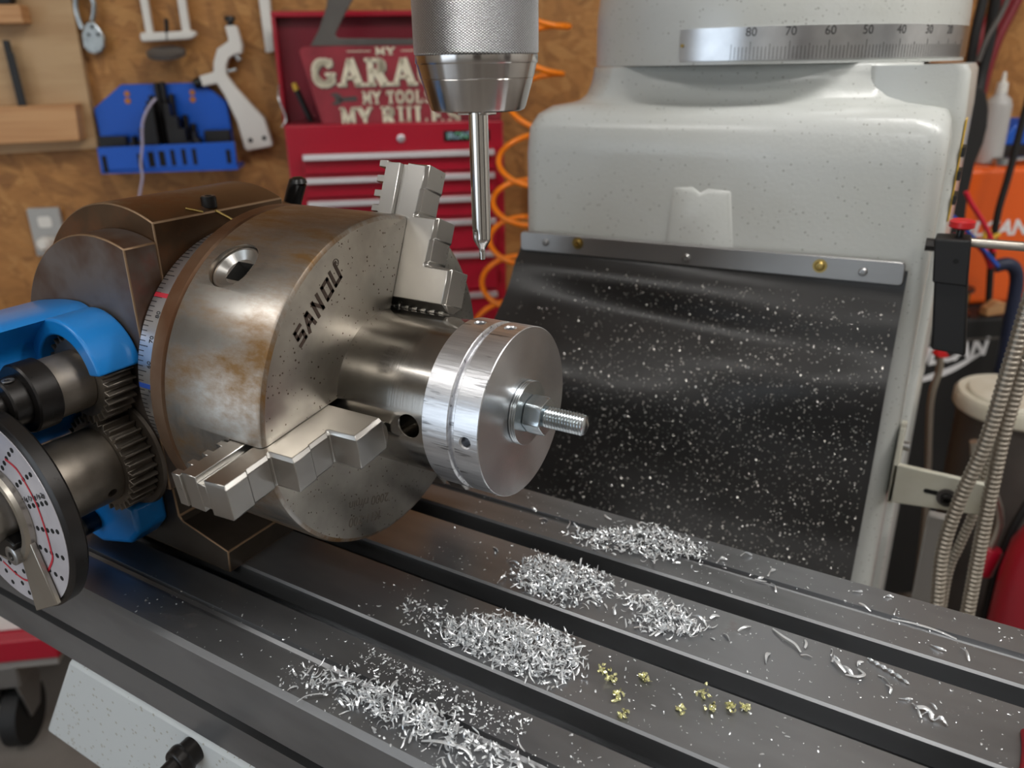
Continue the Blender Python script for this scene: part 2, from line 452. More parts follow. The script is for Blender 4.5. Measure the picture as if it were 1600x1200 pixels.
# ---------------------------------------------------------------- milling machine: table, saddle, column
TX0, TX1 = -0.72, 0.62
YC = 0.0025
SLOTS = [YC - 0.0635, YC, YC + 0.0635]
e = thing('milling_table', 'long grey cast iron milling table with three T-slots', 'machine table', (0, 0, -0.07))
prof = []
def P2(y, z): prof.append((y, z + 0.07))
F, B = YC - 0.1252, YC + 0.1252
P2(F, -0.07); P2(F, -0.0455); P2(F + 0.03, -0.0455); P2(F + 0.03, -0.0378); P2(F, -0.0378); P2(F, -0.003); P2(F + 0.003, 0)
P2(-0.0985, 0); P2(-0.0979, -0.003); P2(-0.0960, -0.0045); P2(-0.0930, -0.0045); P2(-0.0911, -0.003); P2(-0.0905, 0)
for s in SLOTS:
    P2(s - 0.0083, 0); P2(s - 0.0075, -0.0008); P2(s - 0.0075, -0.014); P2(s - 0.0145, -0.014); P2(s - 0.0145, -0.025); P2(s + 0.0145, -0.025); P2(s + 0.0145, -0.014)
    P2(s + 0.0080, -0.014); P2(s + 0.0085, -0.0014); P2(s + 0.0098, 0)
P2(0.0960, 0); P2(0.0966, -0.003); P2(0.0980, -0.0045); P2(0.1005, -0.0045); P2(0.1020, -0.003); P2(0.1026, 0)
P2(B - 0.002, 0); P2(B, -0.002); P2(B, -0.07)
bm_ = MB(); bm_.prism(prof, TX0, TX1, 'yz')
bm_.build('table_body', M_TABLE, e, smooth=20)

e = thing('machine_saddle', 'white enamelled machine saddle under the front of the table', 'machine part', (-0.1, -0.02, -0.55))
SD = MB()
def sad(y, pts): return [(x + 0.1, y + 0.02, z + 0.55) for x, z in pts]
outer = [(-0.205, -0.0725), (-0.2705, -0.170), (-0.265, -0.186), (-0.20, -0.265), (-0.16, -0.55), (0.5, -0.55), (0.5, -0.0725)]
SD.layers([sad(-0.1235, [(-0.203, -0.0725), (-0.2690, -0.171), (-0.20, -0.172), (-0.05, -0.172), (0.1, -0.172), (0.5, -0.172), (0.5, -0.0725)]),
           sad(-0.090, [(-0.203, -0.0725), (-0.2690, -0.171), (-0.262, -0.190), (-0.18, -0.212), (0.1, -0.212), (0.5, -0.212), (0.5, -0.0725)]),
           sad(0.16, [(-0.203, -0.0725), (-0.2690, -0.171), (-0.262, -0.190), (-0.18, -0.245), (0.1, -0.245), (0.5, -0.245), (0.5, -0.0725)])])
SD.build('casting', M_WHITEFLAT, e, bevel=0.003)
MB().box(-0.12, 0.40, -0.06, 0.30, 0.0, 0.31).build('knee', M_WHITEFLAT, e, bevel=0.01)
lv = MB(); lv.cyl((0.0265, -0.100, 0.4665), (0.0245, -0.112, 0.4635), 0.0085, 0.0085); lv.cyl((0.0245, -0.112, 0.4635), (0.018, -0.150, 0.451), 0.0062, 0.0058)
lv.lathe([(-0.003, 0.009), (0.003, 0.0105), (0.006, 0.009)], 'y', (0.0240, -0.114, 0.4630), 20)
lv.build('lock_lever', M_BLACKSTEEL, e, bevel=0.001, label='black lock lever')
MB().box(-0.062, 0.02, -0.10, 0.02, -0.38, 0.0).build('knee_screw_housing', M_BLACKMATT, e)

# column
CX = 0.0665
COLX0, COLX1, COLY = -0.133, 0.266, 0.40
e = thing('mill_column', 'white enamelled mill column with rounded shoulders', 'machine column', (CX, 0.60, FLOOR))
def Lc(x, y, z): return (x - CX, y - 0.60, z - FLOOR)
cb = MB(); rings = []
def rr_(x0, x1, y0, y1, r): return rrect(x0, x1, y0, y1, r, 6)
for z, ins, rad in ((FLOOR, 0, 0.02), (0.225, 0, 0.02), (0.250, 0.0015, 0.022), (0.263, 0.007, 0.026), (0.2705, 0.016, 0.034), (0.2735, 0.030, 0.045)):
    rings.append([Lc(x, y, z) for x, y in rr_(COLX0 + ins, COLX1 - ins * 0.45, COLY + ins, 0.82 - ins, rad)])
# neck up to the turret seat
n_ = len(rings[0])
def seat(t, z, rad):
    a = rr_(COLX0 + 0.03, COLX1 - 0.0135, COLY + 0.03, 0.79, 0.045); out = []
    for x, y in a:
        d = Vector((x - 0.07, y - 0.60)); q = d.normalized() * rad
        out.append(Lc(0.07 + d.x * (1 - t) + q.x * t, 0.60 + d.y * (1 - t) + q.y * t, z))
    return out
rings += [seat(0.30, 0.2755, 0.197), seat(0.62, 0.281, 0.197), seat(0.88, 0.292, 0.1965), seat(1.0, 0.301, 0.1965), seat(1.0, 0.3075, 0.196), seat(1.0, 0.3085, 0.194)]
cb.layers(rings)
cb.build('column_casting', M_WHITE, e, smooth=60)
# raised lug cast on the column face
lug = MB()
def lugpoly(y, k):
    return [Lc(x, y, z) for x, z in ((0.031 + k, 0.140), (0.0365 + k, 0.1985 - k), (0.0560, 0.2005 - k), (0.0640, 0.1955 - k), (0.0715, 0.1995 - k), (0.0940 - k, 0.1985 - k), (0.1010 - k, 0.140))]
lug.layers([lugpoly(0.405, 0), lugpoly(0.400, 0.0), lugpoly(0.3972, 0.005)])
lug.build('cast_lug', M_WHITE, e, bevel=0.0035, bseg=4)
fl_ = MB(); fl_.layers([[Lc(x, y, z) for x, y in rrect(0.19, xr, 0.446, 0.80, 0.010, 4)] for z, xr in ((FLOOR, 0.2735), (0.262, 0.2735), (0.300, 0.2715), (0.306, 0.268))])
fl_.build('side_flange', M_WHITE, e, smooth=40)
# way cover seat strip on right side: hazard tape
tp = MB(); tp.box(0.2736 - CX, 0.2744 - CX, 0.452 - 0.6, 0.480 - 0.6, 0.175 - FLOOR, 0.262 - FLOOR); tp.build('yellow_tape', M_YELLOWTAPE, e, label='yellow warning tape')
for zz in (0.235, 0.215, 0.194):
    MB().box(0.2744 - CX, 0.2770 - CX, 0.450 - 0.6, 0.482 - 0.6, zz - FLOOR - 0.004, zz - FLOOR + 0.004).build('tape_bar', M_BLACKMATT, e)
# turret on the column
e = thing('mill_turret', 'white mill turret with engraved degree band on the column', 'machine turret', (0.07, 0.60, 0.3088))
tr = MB(); tr.lathe([(0.0, 0.1895), (0.04, 0.1895), (0.052, 0.189), (0.075, 0.186), (0.10, 0.178), (0.20, 0.176)], 'z', seg=120); tr.build('turret_casting', M_WHITE, e, smooth=50)
def arcband(r0, r1, a0, a1, z0, z1, k=60):
    mb = MB(); rings = []
    for i in range(k + 1):
        a = R(a0 + (a1 - a0) * i / k)
        rings.append([(r * math.cos(a), r * math.sin(a), z) for r, z in ((r0, z0), (r1, z0), (r1, z1), (r0, z1))])
    return mb.layers(rings)
band = arcband(0.1885, 0.1905, -101.9, 20, 0.0035, 0.0312).build('degree_band', M_SCALE, e, label='bright degree scale band')
tk = MB()
def deg2ang(d): return -82.0 + (80 - d)
for d in range(10, 86):
    a = R(deg2ang(d)); L = 0.0150 if d % 10 == 0 else (0.0128 if d % 5 == 0 else 0.0105)
    M = Matrix.Rotation(a, 4, 'Z'); tk.box(0.1903, 0.19065, -0.00022, 0.00022, 0.0040, 0.0040 + L, M)
tk.build('degree_lines', M_BLACKPAINT, band, smooth=0)['kind'] = 'stuff'
for d in (80, 70, 60, 50, 40, 30, 20):
    a = R(deg2ang(d)); n = Vector((math.cos(a), math.sin(a), 0)); tg_ = Vector((-math.sin(a), math.cos(a), 0))
    text('scale_number', str(d), 0.0105, M_BLACKPAINT, band, frame(n * 0.19055 + Vector((0, 0, 0.0265)), tg_, (0, 0, 1)), 0.0001, wide=0.95)
MB().cyl((math.cos(R(-101)) * 0.1905, math.sin(R(-101)) * 0.1905, 0.0170), (math.cos(R(-101)) * 0.1920, math.sin(R(-101)) * 0.1920, 0.0170), 0.0016, seg=12).build('rivet', M_BRASS, band)

# rubber way cover hanging from the column with its clamp bar
e = thing('way_cover', 'black rubber way cover speckled with chips below the column shoulder', 'way cover', (0.06, 0.36, -0.2))
def cover_pt(s, t):
    x = -0.131 + 0.383 * s
    z = 0.140 - 0.33 * t
    L = [(0, 0.397), (0.06, 0.393), (0.13, 0.372), (0.2, 0.350), (0.28, 0.333), (0.45, 0.300), (0.7, 0.255), (1, 0.20)]
    Rr = [(0, 0.393), (0.06, 0.390), (0.13, 0.379), (0.2, 0.373), (0.28, 0.366), (0.45, 0.352), (0.7, 0.322), (1, 0.27)]
    def ip(T):
        for (a, b), (c, d) in zip(T, T[1:]):
            if t <= c:
                k = (t - a) / (c - a); return b + (d - b) * k
        return T[-1][1]
    y = ip(L) * (1 - s) + ip(Rr) * s
    y -= 0.026 * math.exp(-((s - 0.24) / 0.30) ** 2 - ((t - 0.34 - 0.10 * s) / 0.11) ** 2)
    y += 0.012 * math.exp(-((s - 0.40) / 0.5) ** 2 - ((t - 0.19 - 0.03 * s) / 0.05) ** 2)
    y -= 0.006 * math.exp(-((s - 0.25) / 0.35) ** 2 - ((t - 0.085 - 0.03 * s) / 0.03) ** 2)
    y -= 0.012 * math.exp(-((s - 0.85) / 0.25) ** 2 - ((t - 0.30) / 0.12) ** 2)
    y += 0.006 * math.exp(-((s - 0.55) / 0.2) ** 2 - ((t - 0.62) / 0.15) ** 2)
    return Vector((x, y, z))
ns, nt_ = 44, 48
cv = MB(); vs = []; fs = []
for lay in (0, 0.003):
    for j in range(nt_ + 1):
        for i in range(ns + 1):
            p = cover_pt(i / ns, j / nt_); vs.append((p.x - 0.06, p.y + lay - 0.36, p.z + 0.2))
N_ = (ns + 1) * (nt_ + 1)
for j in range(nt_):
    for i in range(ns):
        a = j * (ns + 1) + i; q = (a, a + 1, a + ns + 2, a + ns + 1)
        fs.append(q); fs.append(tuple(k + N_ for k in reversed(q)))
edge = [i for i in range(ns + 1)] + [(j + 1) * (ns + 1) + ns for j in range(nt_)] + [nt_ * (ns + 1) + ns - 1 - i for i in range(ns)] + [(nt_ - 1 - j) * (ns + 1) for j in range(nt_ - 1)]
for a, b in zip(edge, edge[1:] + edge[:1]): fs.append((a, b, b + N_, a + N_))
cv.add(vs, fs); cv.build('rubber_sheet', M_RUBBER, e, smooth=60)
bt = Matrix.Translation((0.0607 - 0.06, 0, 0.1352 + 0.2)) @ Matrix.Rotation(R(-0.9), 4, 'Y')
cbm = MB(); cbm.prism(rrect(-0.189, 0.189, -0.0102, 0.0102, 0.004, 4), 0.3885 - 0.36, 0.3945 - 0.36, 'xz', bt)
bar = cbm.build('clamp_bar', M_CLAMPBAR, e, bevel=0.0008)
for x, z, big in ((-0.0972, 0.1331, 0), (-0.0591, 0.136, 1), (0.0583, 0.1331, 0), (0.1812, 0.1383, 1), (0.2172, 0.137, 0)):
    x -= 0.06; z += 0.2; y = 0.3885 - 0.36
    sc = MB()
    if big:
        sc.lathe([(0, 0.0062), (-0.0008, 0.0062)], 'y', (x, y, z), 24)
    r = 0.0042 if big else 0.0036
    sc.lathe([(0, r), (-0.002, r), (-0.003, r * 0.75), (-0.0031, r * 0.45), (-0.0016, r * 0.4)], 'y', (x, y, z), 20)
    sc.build('screw', M_BRASS if big else M_CLAMPBAR, bar)
# bits of swarf stuck to the rubber
rnd = random.Random(5)
def chip(mb, p, nrm, L, w, curl, rng, seg=4):
    nrm = Vector(nrm).normalized(); a = nrm.orthogonal().normalized(); a.rotate(Matrix.Rotation(rng.uniform(0, 6.28), 3, nrm)); b = nrm.cross(a)
    tilt = rng.uniform(-0.5, 0.5); a2 = (a * math.cos(tilt) + nrm * math.sin(tilt) * 0.7).normalized()
    c2 = a2.cross(b).normalized() * (1 if rng.random() < 0.5 else -1)
    rings = []
    for k in range(seg + 1):
        t = k / seg - 0.5; ang = curl * t * 2
        q = Vector(p) + a2 * (L * 0.5 * (math.sin(ang) / curl if abs(curl) > 0.01 else t * 2)) + c2 * (L * 0.5 * (1 - math.cos(ang)) / max(abs(curl), 0.01)) + b * (L * 0.12 * math.sin(3 * t))
        ww = w * (1 - 0.5 * abs(2 * t) ** 2)
        rings.append([q + b * ww * 0.5, q - b * ww * 0.5, q + c2 * ww * 0.22])
    mb.layers(rings)
fl = MB()
for i in range(5600):
    s = min(0.985, max(0.01, rnd.betavariate(1.5, 1.2))); t = 0.08 + 0.80 * (rnd.random() ** 0.9)
    if s < 0.25 and rnd.random() < 0.5: continue
    p = cover_pt(s, t); dn = (cover_pt(s + 0.01, t) - p).cross(cover_pt(s, t + 0.01) - p); dn = -dn if dn.y > 0 else dn
    L = rnd.choice((0.0006, 0.0008, 0.0010, 0.0013, 0.0020)) * rnd.uniform(0.7, 1.2)
    chip(fl, p + dn.normalized() * 0.0003, dn, L, L * 0.55, rnd.uniform(0.2, 1.6), rnd, 2)
tag(fl.build('metal_flecks', M_FLECK, smooth=0), 'tiny bright metal flecks clinging to the black rubber cover', 'metal flecks', kind='stuff')

# ---------------------------------------------------------------- dividing head on the table
AZ = 0.133                                   # spindle axis height
DX, DY, DZ = -0.155, -0.01, 0.0
e = thing('dividing_head', 'brown steel dividing head with blue gear housing and gears', 'dividing head', (DX, DY, DZ))
def D(x, y, z): return (x - DX, y - DY, z - DZ)
def arcpts(cx, cz, r, a0, a1, k=40): return [(cx + r * math.cos(R(a0 + (a1 - a0) * i / k)), cz + r * math.sin(R(a0 + (a1 - a0) * i / k))) for i in range(k + 1)]
XF = -0.1205
# swivel block (larger radius in the middle, smaller outboard cheeks), flat face towards the chuck
def dprof(cx, cz, r, zlow=0.062):
    top = math.degrees(math.acos((XF - cx) / r))
    return [(XF, zlow)] + arcpts(cx, cz, r, top, 200, 48) + [(cx + r * math.cos(R(200)), zlow)]
blk = MB(); blk.prism([(x - DX, z - DZ) for x, z in dprof(-0.160, 0.145, 0.0926)], -0.0555 - DY, 0.046 - DY, 'xz')
body = blk.build('swivel_block', M_HEADTOP, e, smooth=30, bevel=0.0009, worn=M_WORN)
chk = MB(); chk.prism([(x - DX, z - DZ) for x, z in dprof(-0.1515, 0.1335, 0.0895)], -0.0765 - DY, -0.0555 - DY, 'xz')
chk.build('front_cheek', M_CHEEK, e, smooth=30, bevel=0.0009, worn=M_WORN)
chk = MB(); chk.prism([(x - DX, z - DZ) for x, z in dprof(-0.1515, 0.1335, 0.0895)], 0.046 - DY, 0.066 - DY, 'xz')
chk.build('rear_cheek', M_HEADTOP, e, smooth=30, bevel=0.0012)
# base with foot
bs = MB()
foot = [(-0.0944, 0.0), (-0.0932, 0.0165), (-0.135, 0.0265), (-0.1385, 0.030), (-0.1405, 0.060), (-0.245, 0.060), (-0.25, 0.03), (-0.27, 0.0165), (-0.27, 0.0)]
bs.prism([(x - DX, z) for x, z in foot], -0.0624 - DY, 0.062 - DY, 'xz')
bso = bs.build('base', M_BASE, e, smooth=30)
ck = MB(); ck.cyl(D(-0.176, -0.10, 0.020), D(-0.176, -0.045, 0.020), 0.0125, seg=28)
cut(bso, [ck], 30)
bso.data.materials.append(M_WORN); bv = bso.modifiers.new('bevel', 'BEVEL'); bv.width = 0.0009; bv.segments = 2; bv.limit_method = 'ANGLE'; bv.angle_limit = R(40); bv.material = 1
sh = MB(); sh.prism([(x - DX, z) for x, z in [(-0.1235, 0.062), (-0.1225, 0.105), (-0.128, 0.115), (-0.24, 0.115), (-0.245, 0.062)]], -0.0745 - DY, -0.0555 - DY, 'xz')
sh.build('shoulder', M_BASE, e, bevel=0.001)
# spindle nose and degree dial
MB().lathe([(-0.122 - DX, 0.06), (-0.088 - DX, 0.06)], 'x', (0, -DY, AZ), 48).build('spindle', M_CHUCK, e)
dial = MB().lathe([(-0.1195 - DX, 0.0835), (-0.1175 - DX, 0.085), (-0.088 - DX, 0.085), (-0.087 - DX, 0.07)], 'x', (0, -DY, AZ), 120).build('degree_dial', M_DIAL, e, label='satin degree dial behind the chuck')
dm = MB()
for k in range(180):
    L = 0.0075 if k % 5 == 0 else 0.0045
    M = Matrix.Translation((0, -DY, AZ)) @ Matrix.Rotation(R(2 * k), 4, 'X')
    dm.box(-0.1175 - DX, -0.1175 - DX + L, 0.0849, 0.08515, -0.00025, 0.00025, M)
dmo = dm.build('dial_lines', M_BLACKPAINT, dial, smooth=0); dmo['kind'] = 'stuff'
for a, mm in ((139, M_REDMARK), (176, M_BLUEMARK)):
    M = Matrix.Translation((0, -DY, AZ)) @ Matrix.Rotation(R(a), 4, 'X')
    MB().box(-0.1172 - DX, -0.0885 - DX, 0.0847, 0.0853, -0.0014, 0.0014, M).build('marker_stroke', mm, dial, smooth=0)
for k, s in ((147, '8'), (157, '7'), (167, '6'), (177, '5')):
    a = R(k); n = Vector((0, math.cos(a), math.sin(a)))
    text('dial_number', s + '0', 0.0045, M_BLACKPAINT, dial, frame(Vector((-0.1075 - DX, -DY, AZ)) + n * 0.0851, Vector((0, -math.sin(a), math.cos(a))) * -1, (-1, 0, 0)), 0.0001)
# oil screw with brass witness marks on the top
oc = MB(); px, py, pz = -0.1265, -0.0095, 0.2305
oc.lathe([(0, 0.0048), (0.0065, 0.0048), (0.0072, 0.0042), (0.0072, 0.0022), (0.004, 0.002)], 'z', D(px, py, pz), 20); oc.build('cap_screw', M_BLACKGLOSS, e)
for p0, p1 in (((-0.1275, -0.0265, 0.2322), (-0.1205, -0.0195, 0.2295)), ((-0.1202, -0.0105, 0.2290), (-0.1202, 0.0040, 0.2195))):
    MB().cyl(D(*p0), D(*p1), 0.0008, seg=8).build('witness_line', M_BRASS, e)
MB().box(-0.2475 - DX, -0.2400 - DX, -0.078 - DY, -0.071 - DY, 0.150, 0.166).build('index_tab', M_BRASS, e, bevel=0.001)
# blue gear housing
G1 = (-0.155, 0.140); G2 = (-0.155, 0.082)
bl = MB()
def shell(y0, y1, ro, ri, a0, a1, c, k=40):
    rings = []
    for i in range(k + 1):
        a = R(a0 + (a1 - a0) * i / k); ca, sa = math.cos(a), math.sin(a)
        rings.append([D(c[0] + ro * ca, y0, c[1] + ro * sa), D(c[0] + ri * ca, y0, c[1] + ri * sa), D(c[0] + ri * ca, y1, c[1] + ri * sa), D(c[0] + ro * ca, y1, c[1] + ro * sa)])
    bl.layers(rings)
shell(-0.105, -0.0775, 0.0345, 0.0245, 8, 205, (-0.156, 0.1445))
bl.build('gear_guard', M_BLUE, e, smooth=40, bevel=0.0015, bseg=3)
bp = smoothpath([Vector((x, 0, z)) for x, z in [(-0.164, 0.1775), (-0.174, 0.1695), (-0.1835, 0.158), (-0.1815, 0.146), (-0.1785, 0.135), (-0.1775, 0.120), (-0.183, 0.101), (-0.198, 0.090), (-0.225, 0.086), (-0.255, 0.094), (-0.270, 0.120), (-0.262, 0.150), (-0.235, 0.170), (-0.200, 0.178), (-0.175, 0.1800), (-0.164, 0.1775)]], 5)[:-1]
bb = MB(); bb.layers([[D(p.x * k + (1 - k) * -0.225, y, p.z * k + (1 - k) * 0.13) for p in bp] for y, k in ((-0.0775, 1.0), (-0.150, 0.985), (-0.188, 0.965), (-0.194, 0.93), (-0.196, 0.86))]); bb.build('blue_housing', M_BLUE, e, smooth=50)
bf = MB(); bf.prism([(x - DX, z) for x, z in [(-0.235, 0.012), (-0.195, 0.005), (-0.162, 0.014), (-0.150, 0.026), (-0.150, 0.045), (-0.235, 0.05)]], -0.086 - DY, -0.0625 - DY, 'xz'); bf.build('blue_foot', M_BLUE, e, bevel=0.003, bseg=3)
MB().lathe([(-0.086 - DY, 0.0075), (-0.096 - DY, 0.0075), (-0.097 - DY, 0.0065)], 'y', (-0.198 - DX, 0, 0.0225), 20).build('foot_screw', M_BLACKGLOSS, e)
# gears
def gear(c, ro, N, y0, y1, hub=0.012):
    pts = []; ad = 0.0042
    for k in range(N):
        for f, r in ((-0.27, ro - ad), (-0.22, ro - ad), (-0.1, ro), (0.1, ro), (0.22, ro - ad), (0.27, ro - ad)):
            a = 2 * PI * (k + f) / N; pts.append((c[0] - DX + r * math.cos(a), c[1] + r * math.sin(a)))
    mb = MB(); mb.prism(pts, y0 - DY, y1 - DY, 'xz'); return mb
g1 = gear(G1, 0.0283, 28, -0.0985, -0.0800).build('gear', M_GEAR, e, smooth=20, bevel=0.0004, bseg=1)
g2 = gear(G2, 0.0322, 32, -0.0975, -0.0800).build('gear', M_GEAR, e, smooth=20, bevel=0.0004, bseg=1)
MB().lathe([(-0.0985 - DY, 0.0182), (-0.1195 - DY, 0.0182)], 'y', (G1[0] - DX, 0, G1[1]), 48).build('gear_hub', M_GEAR, g1, bevel=0.0006)
clr = MB(); clr.lathe([(-0.1195 - DY, 0.0195), (-0.1205 - DY, 0.0205), (-0.1325 - DY, 0.0205), (-0.1335 - DY, 0.0195)], 'y', (G1[0] - DX, 0, G1[1]), 48); clr.build('shaft_collar', M_BLACKSTEEL, e, label='black shaft collar')
cl = MB(); cl.lathe([(-0.1335 - DY, 0.0145), (-0.1425 - DY, 0.0145), (-0.1435 - DY, 0.0135)], 'y', (G1[0] - DX, 0, G1[1]), 40); cl = cl.build('shaft_collar', M_BLACKSTEEL, e, label='small black stop collar with set screw')
MB().lathe([(0, 0.0032), (0.0008, 0.0032), (0.0008, 0.0018), (-0.001, 0.0016)], 'z', (G1[0] - DX + 0.004, -0.1385 - DY, G1[1] + 0.0138), 16).build('set_screw', M_CLAMPBAR, cl)
MB().cyl(D(G1[0], -0.08, G1[1]), D(G1[0], -0.215, G1[1]), 0.0075, seg=24).build('gear_shaft', M_BLACKSTEEL, e)
hb = MB(); hb.lathe([(-0.0975 - DY, 0.0245), (-0.148 - DY, 0.0245)], 'y', (G2[0] - DX, 0, G2[1]), 56); hb = hb.build('gear_hub', M_GEAR, g2, bevel=0.0006)
ck = MB(); an = R(-24); hx = Vector((math.cos(an), 0, math.sin(an))); hp = Vector(D(G2[0], -0.106, G2[1]))
ck.cyl(hp + hx * 0.015, hp + hx * 0.03, 0.0030, seg=18); cut(hb, [ck], 30)
MB().lathe([(-0.0795 - DY, 0.036), (-0.0775 - DY, 0.037)], 'y', (G2[0] - DX, 0, G2[1]), 64).build('worm_flange', M_BASE, e)
# index plate
pc = (G2[0] - DX, 0, G2[1] - 0.002)
ip = MB().lathe([(-0.146 - DY, 0.0605), (-0.1475 - DY, 0.062), (-0.1545 - DY, 0.062), (-0.1560 - DY, 0.0595), (-0.1560 - DY, 0.01)], 'y', pc, 120).build('index_plate', M_BLACKSTEEL, e, label='round index plate')
MB().lathe([(-0.1558 - DY, 0.0588), (-0.1564 - DY, 0.0588), (-0.1564 - DY, 0.02), (-0.1558 - DY, 0.02)], 'y', pc, 96, closed=True).build('plate_face', M_SILVERPL, ip, label='silver plate face with rows of holes')
hm = MB()
rings_ = [0.0290, 0.0340, 0.0390, 0.0440, 0.0490, 0.0540]; cnt = [15, 16, 17, 18, 19, 20]
for q, (r, c) in enumerate(zip(rings_, cnt)):
    for k in range(c):
        a = R(22) - 2 * PI * k / c
        hm.lathe([(-0.1563 - DY, 0.0015), (-0.1566 - DY, 0.0015)], 'y', (pc[0] + r * math.cos(a), 0, pc[2] + r * math.sin(a)), 12)
hm.build('plate_holes', M_DARKHOLE, ip, smooth=0)['kind'] = 'stuff'
for q in range(6):
    for sgn, off in ((1, 7),):
        a = R(22 + off * 0.029 / rings_[q] * 1.0); r = rings_[q]
        text('plate_number', str(15 + q), 0.0042, M_BLACKPAINT, ip, frame(Vector((pc[0] + r * math.cos(R(22) + sgn * 0.004 / r), -0.1567 - DY, pc[2] + r * math.sin(R(22) + sgn * 0.004 / r))), (1, 0, 0), (0, 0, 1)), 0.0001)
def flatline(pts, w, name, m, par, y):
    mb = MB(); P_ = smoothpath([Vector(p) for p in pts], 6); A = []
    for k, p in enumerate(P_):
        d = (P_[min(k + 1, len(P_) - 1)] - P_[max(k - 1, 0)]).normalized(); nn = Vector((-d.z, 0, d.x)) * w * 0.5
        A.append([p + nn, p - nn, p - nn + Vector((0, y, 0)), p + nn + Vector((0, y, 0))])
    return mb.layers(A).build(name, m, par, smooth=0)
flatline([D(x, -0.1566, z) for x, z in [(-0.1359, 0.1183), (-0.1269, 0.1149), (-0.1209, 0.1076), (-0.1151, 0.0957), (-0.1128, 0.0805), (-0.1128, 0.0683), (-0.1141, 0.0616), (-0.1261, 0.0469)]], 0.0014, 'marker_line', M_REDMARK, ip, -0.0001)
flatline([D(x, -0.1566, z) for x, z in [(-0.1727, 0.0406), (-0.1579, 0.0354), (-0.1462, 0.0365), (-0.1261, 0.0469)]], 0.0012, 'marker_line', M_REDMARK, ip, -0.0001)
MB().lathe([(-0.1566 - DY, 0.0255), (-0.1566 - DY, 0.0305), (-0.1595 - DY, 0.0305), (-0.1615 - DY, 0.0290), (-0.1615 - DY, 0.0255)], 'y', pc, 64, closed=True).build('hub_ring', M_SILVER, ip)
MB().lathe([(-0.1566 - DY, 0.0150), (-0.168 - DY, 0.0150), (-0.170 - DY, 0.0135), (-0.185 - DY, 0.0135)], 'y', pc, 48).build('crank_boss', M_SILVER, ip)
MB().prism([(pc[0] - 0.016, pc[2] - 0.026), (pc[0] + 0.012, pc[2] - 0.024), (pc[0] + 0.020, pc[2] - 0.012), (pc[0] + 0.012, pc[2] - 0.009), (pc[0] - 0.010, pc[2] - 0.014)], -0.1566 - DY, -0.1640 - DY, 'xz').build('sector_clip', M_BLACKGLOSS, ip, bevel=0.001)
sa = MB().prism([(x - DX, z) for x, z in [(-0.1415, 0.0605), (-0.1265, 0.0700), (-0.1150, 0.0335), (-0.1415, 0.0190)]], -0.1568 - DY, -0.1598 - DY, 'xz').build('sector_arm', M_SILVER, ip, bevel=0.0006, label='silver sector arm')
MB().lathe([(-0.1598 - DY, 0.0060), (-0.1640 - DY, 0.0060), (-0.1645 - DY, 0.0052), (-0.1645 - DY, 0.0028), (-0.1625 - DY, 0.0025)], 'y', (-0.1415 - DX, 0, 0.0595), 24).build('arm_screw', M_CLAMPBAR, sa)
# black lever behind the chuck
lv = MB(); lv.tube(smoothpath([D(-0.150, 0.075, 0.200), D(-0.146, 0.077, 0.213), D(-0.141, 0.078, 0.226), D(-0.1375, 0.079, 0.234)], 5), 0.0065, 16, radii=None); lv.lathe([(0, 0.0066), (0.003, 0.0055), (0.0045, 0.003)], 'z', D(-0.1375, 0.079, 0.2335), 16)
lv.build('lock_lever', M_BLACKGLOSS, e, label='black lock lever behind the chuck')

# ---------------------------------------------------------------- three-jaw chuck
e = thing('lathe_chuck', 'round three-jaw chuck with rust stains mounted on dividing head', 'chuck', (0, 0, AZ))
cbm = MB(); cbm.lathe([(-0.0735, 0.0985), (-0.0730, 0.1), (-0.0030, 0.1), (-0.0012, 0.0992), (0, 0.0970), (0, 0.030), (-0.07, 0.030)], 'x', seg=160)
cbo = cbm.build('chuck_body', M_CHUCK, e)
JA = [R(186.8), R(66.8), R(-53.2)]; JH = 0.0104
def JM(a):   # local (x, r, v) of a jaw
    return Matrix(((1, 0, 0, 0), (0, math.cos(a), -math.sin(a), 0), (0, math.sin(a), math.cos(a), 0), (0, 0, 0, 1)))
cutters = [MB().box(-0.0125, 0.01, 0.035, 0.12, -JH - 0.0003, JH + 0.0003, JM(a)) for a in JA]
cutters += [MB().box(-0.0245, -0.0120, 0.035, 0.12, -JH - 0.0003, JH + 0.0003, JM(a)) for a in JA]
KA = R(126.8)
kn = Vector((0, math.cos(KA), math.sin(KA))); kc = Vector((-0.0510, 0, 0)) + kn * 0.1
cutters.append(MB().cyl(kc - kn * 0.016, kc + kn * 0.02, 0.0152, seg=48))
cut(cbo, cutters, 30)
cbo.data.materials.append(M_CHUCKFACE)
for p in cbo.data.polygons:
    if p.normal.x > 0.9 and abs(p.center.x) < 1e-4: p.material_index = 1
ad = MB(); ad.lathe([(-0.0868, 0.03), (-0.0868, 0.0975), (-0.0855, 0.1), (-0.0762, 0.1), (-0.0752, 0.0985), (-0.0737, 0.0985), (-0.0737, 0.03)], 'x', seg=128); ad.build('adapter_flange', M_RUSTRING, e, label='rusty brown adapter flange')
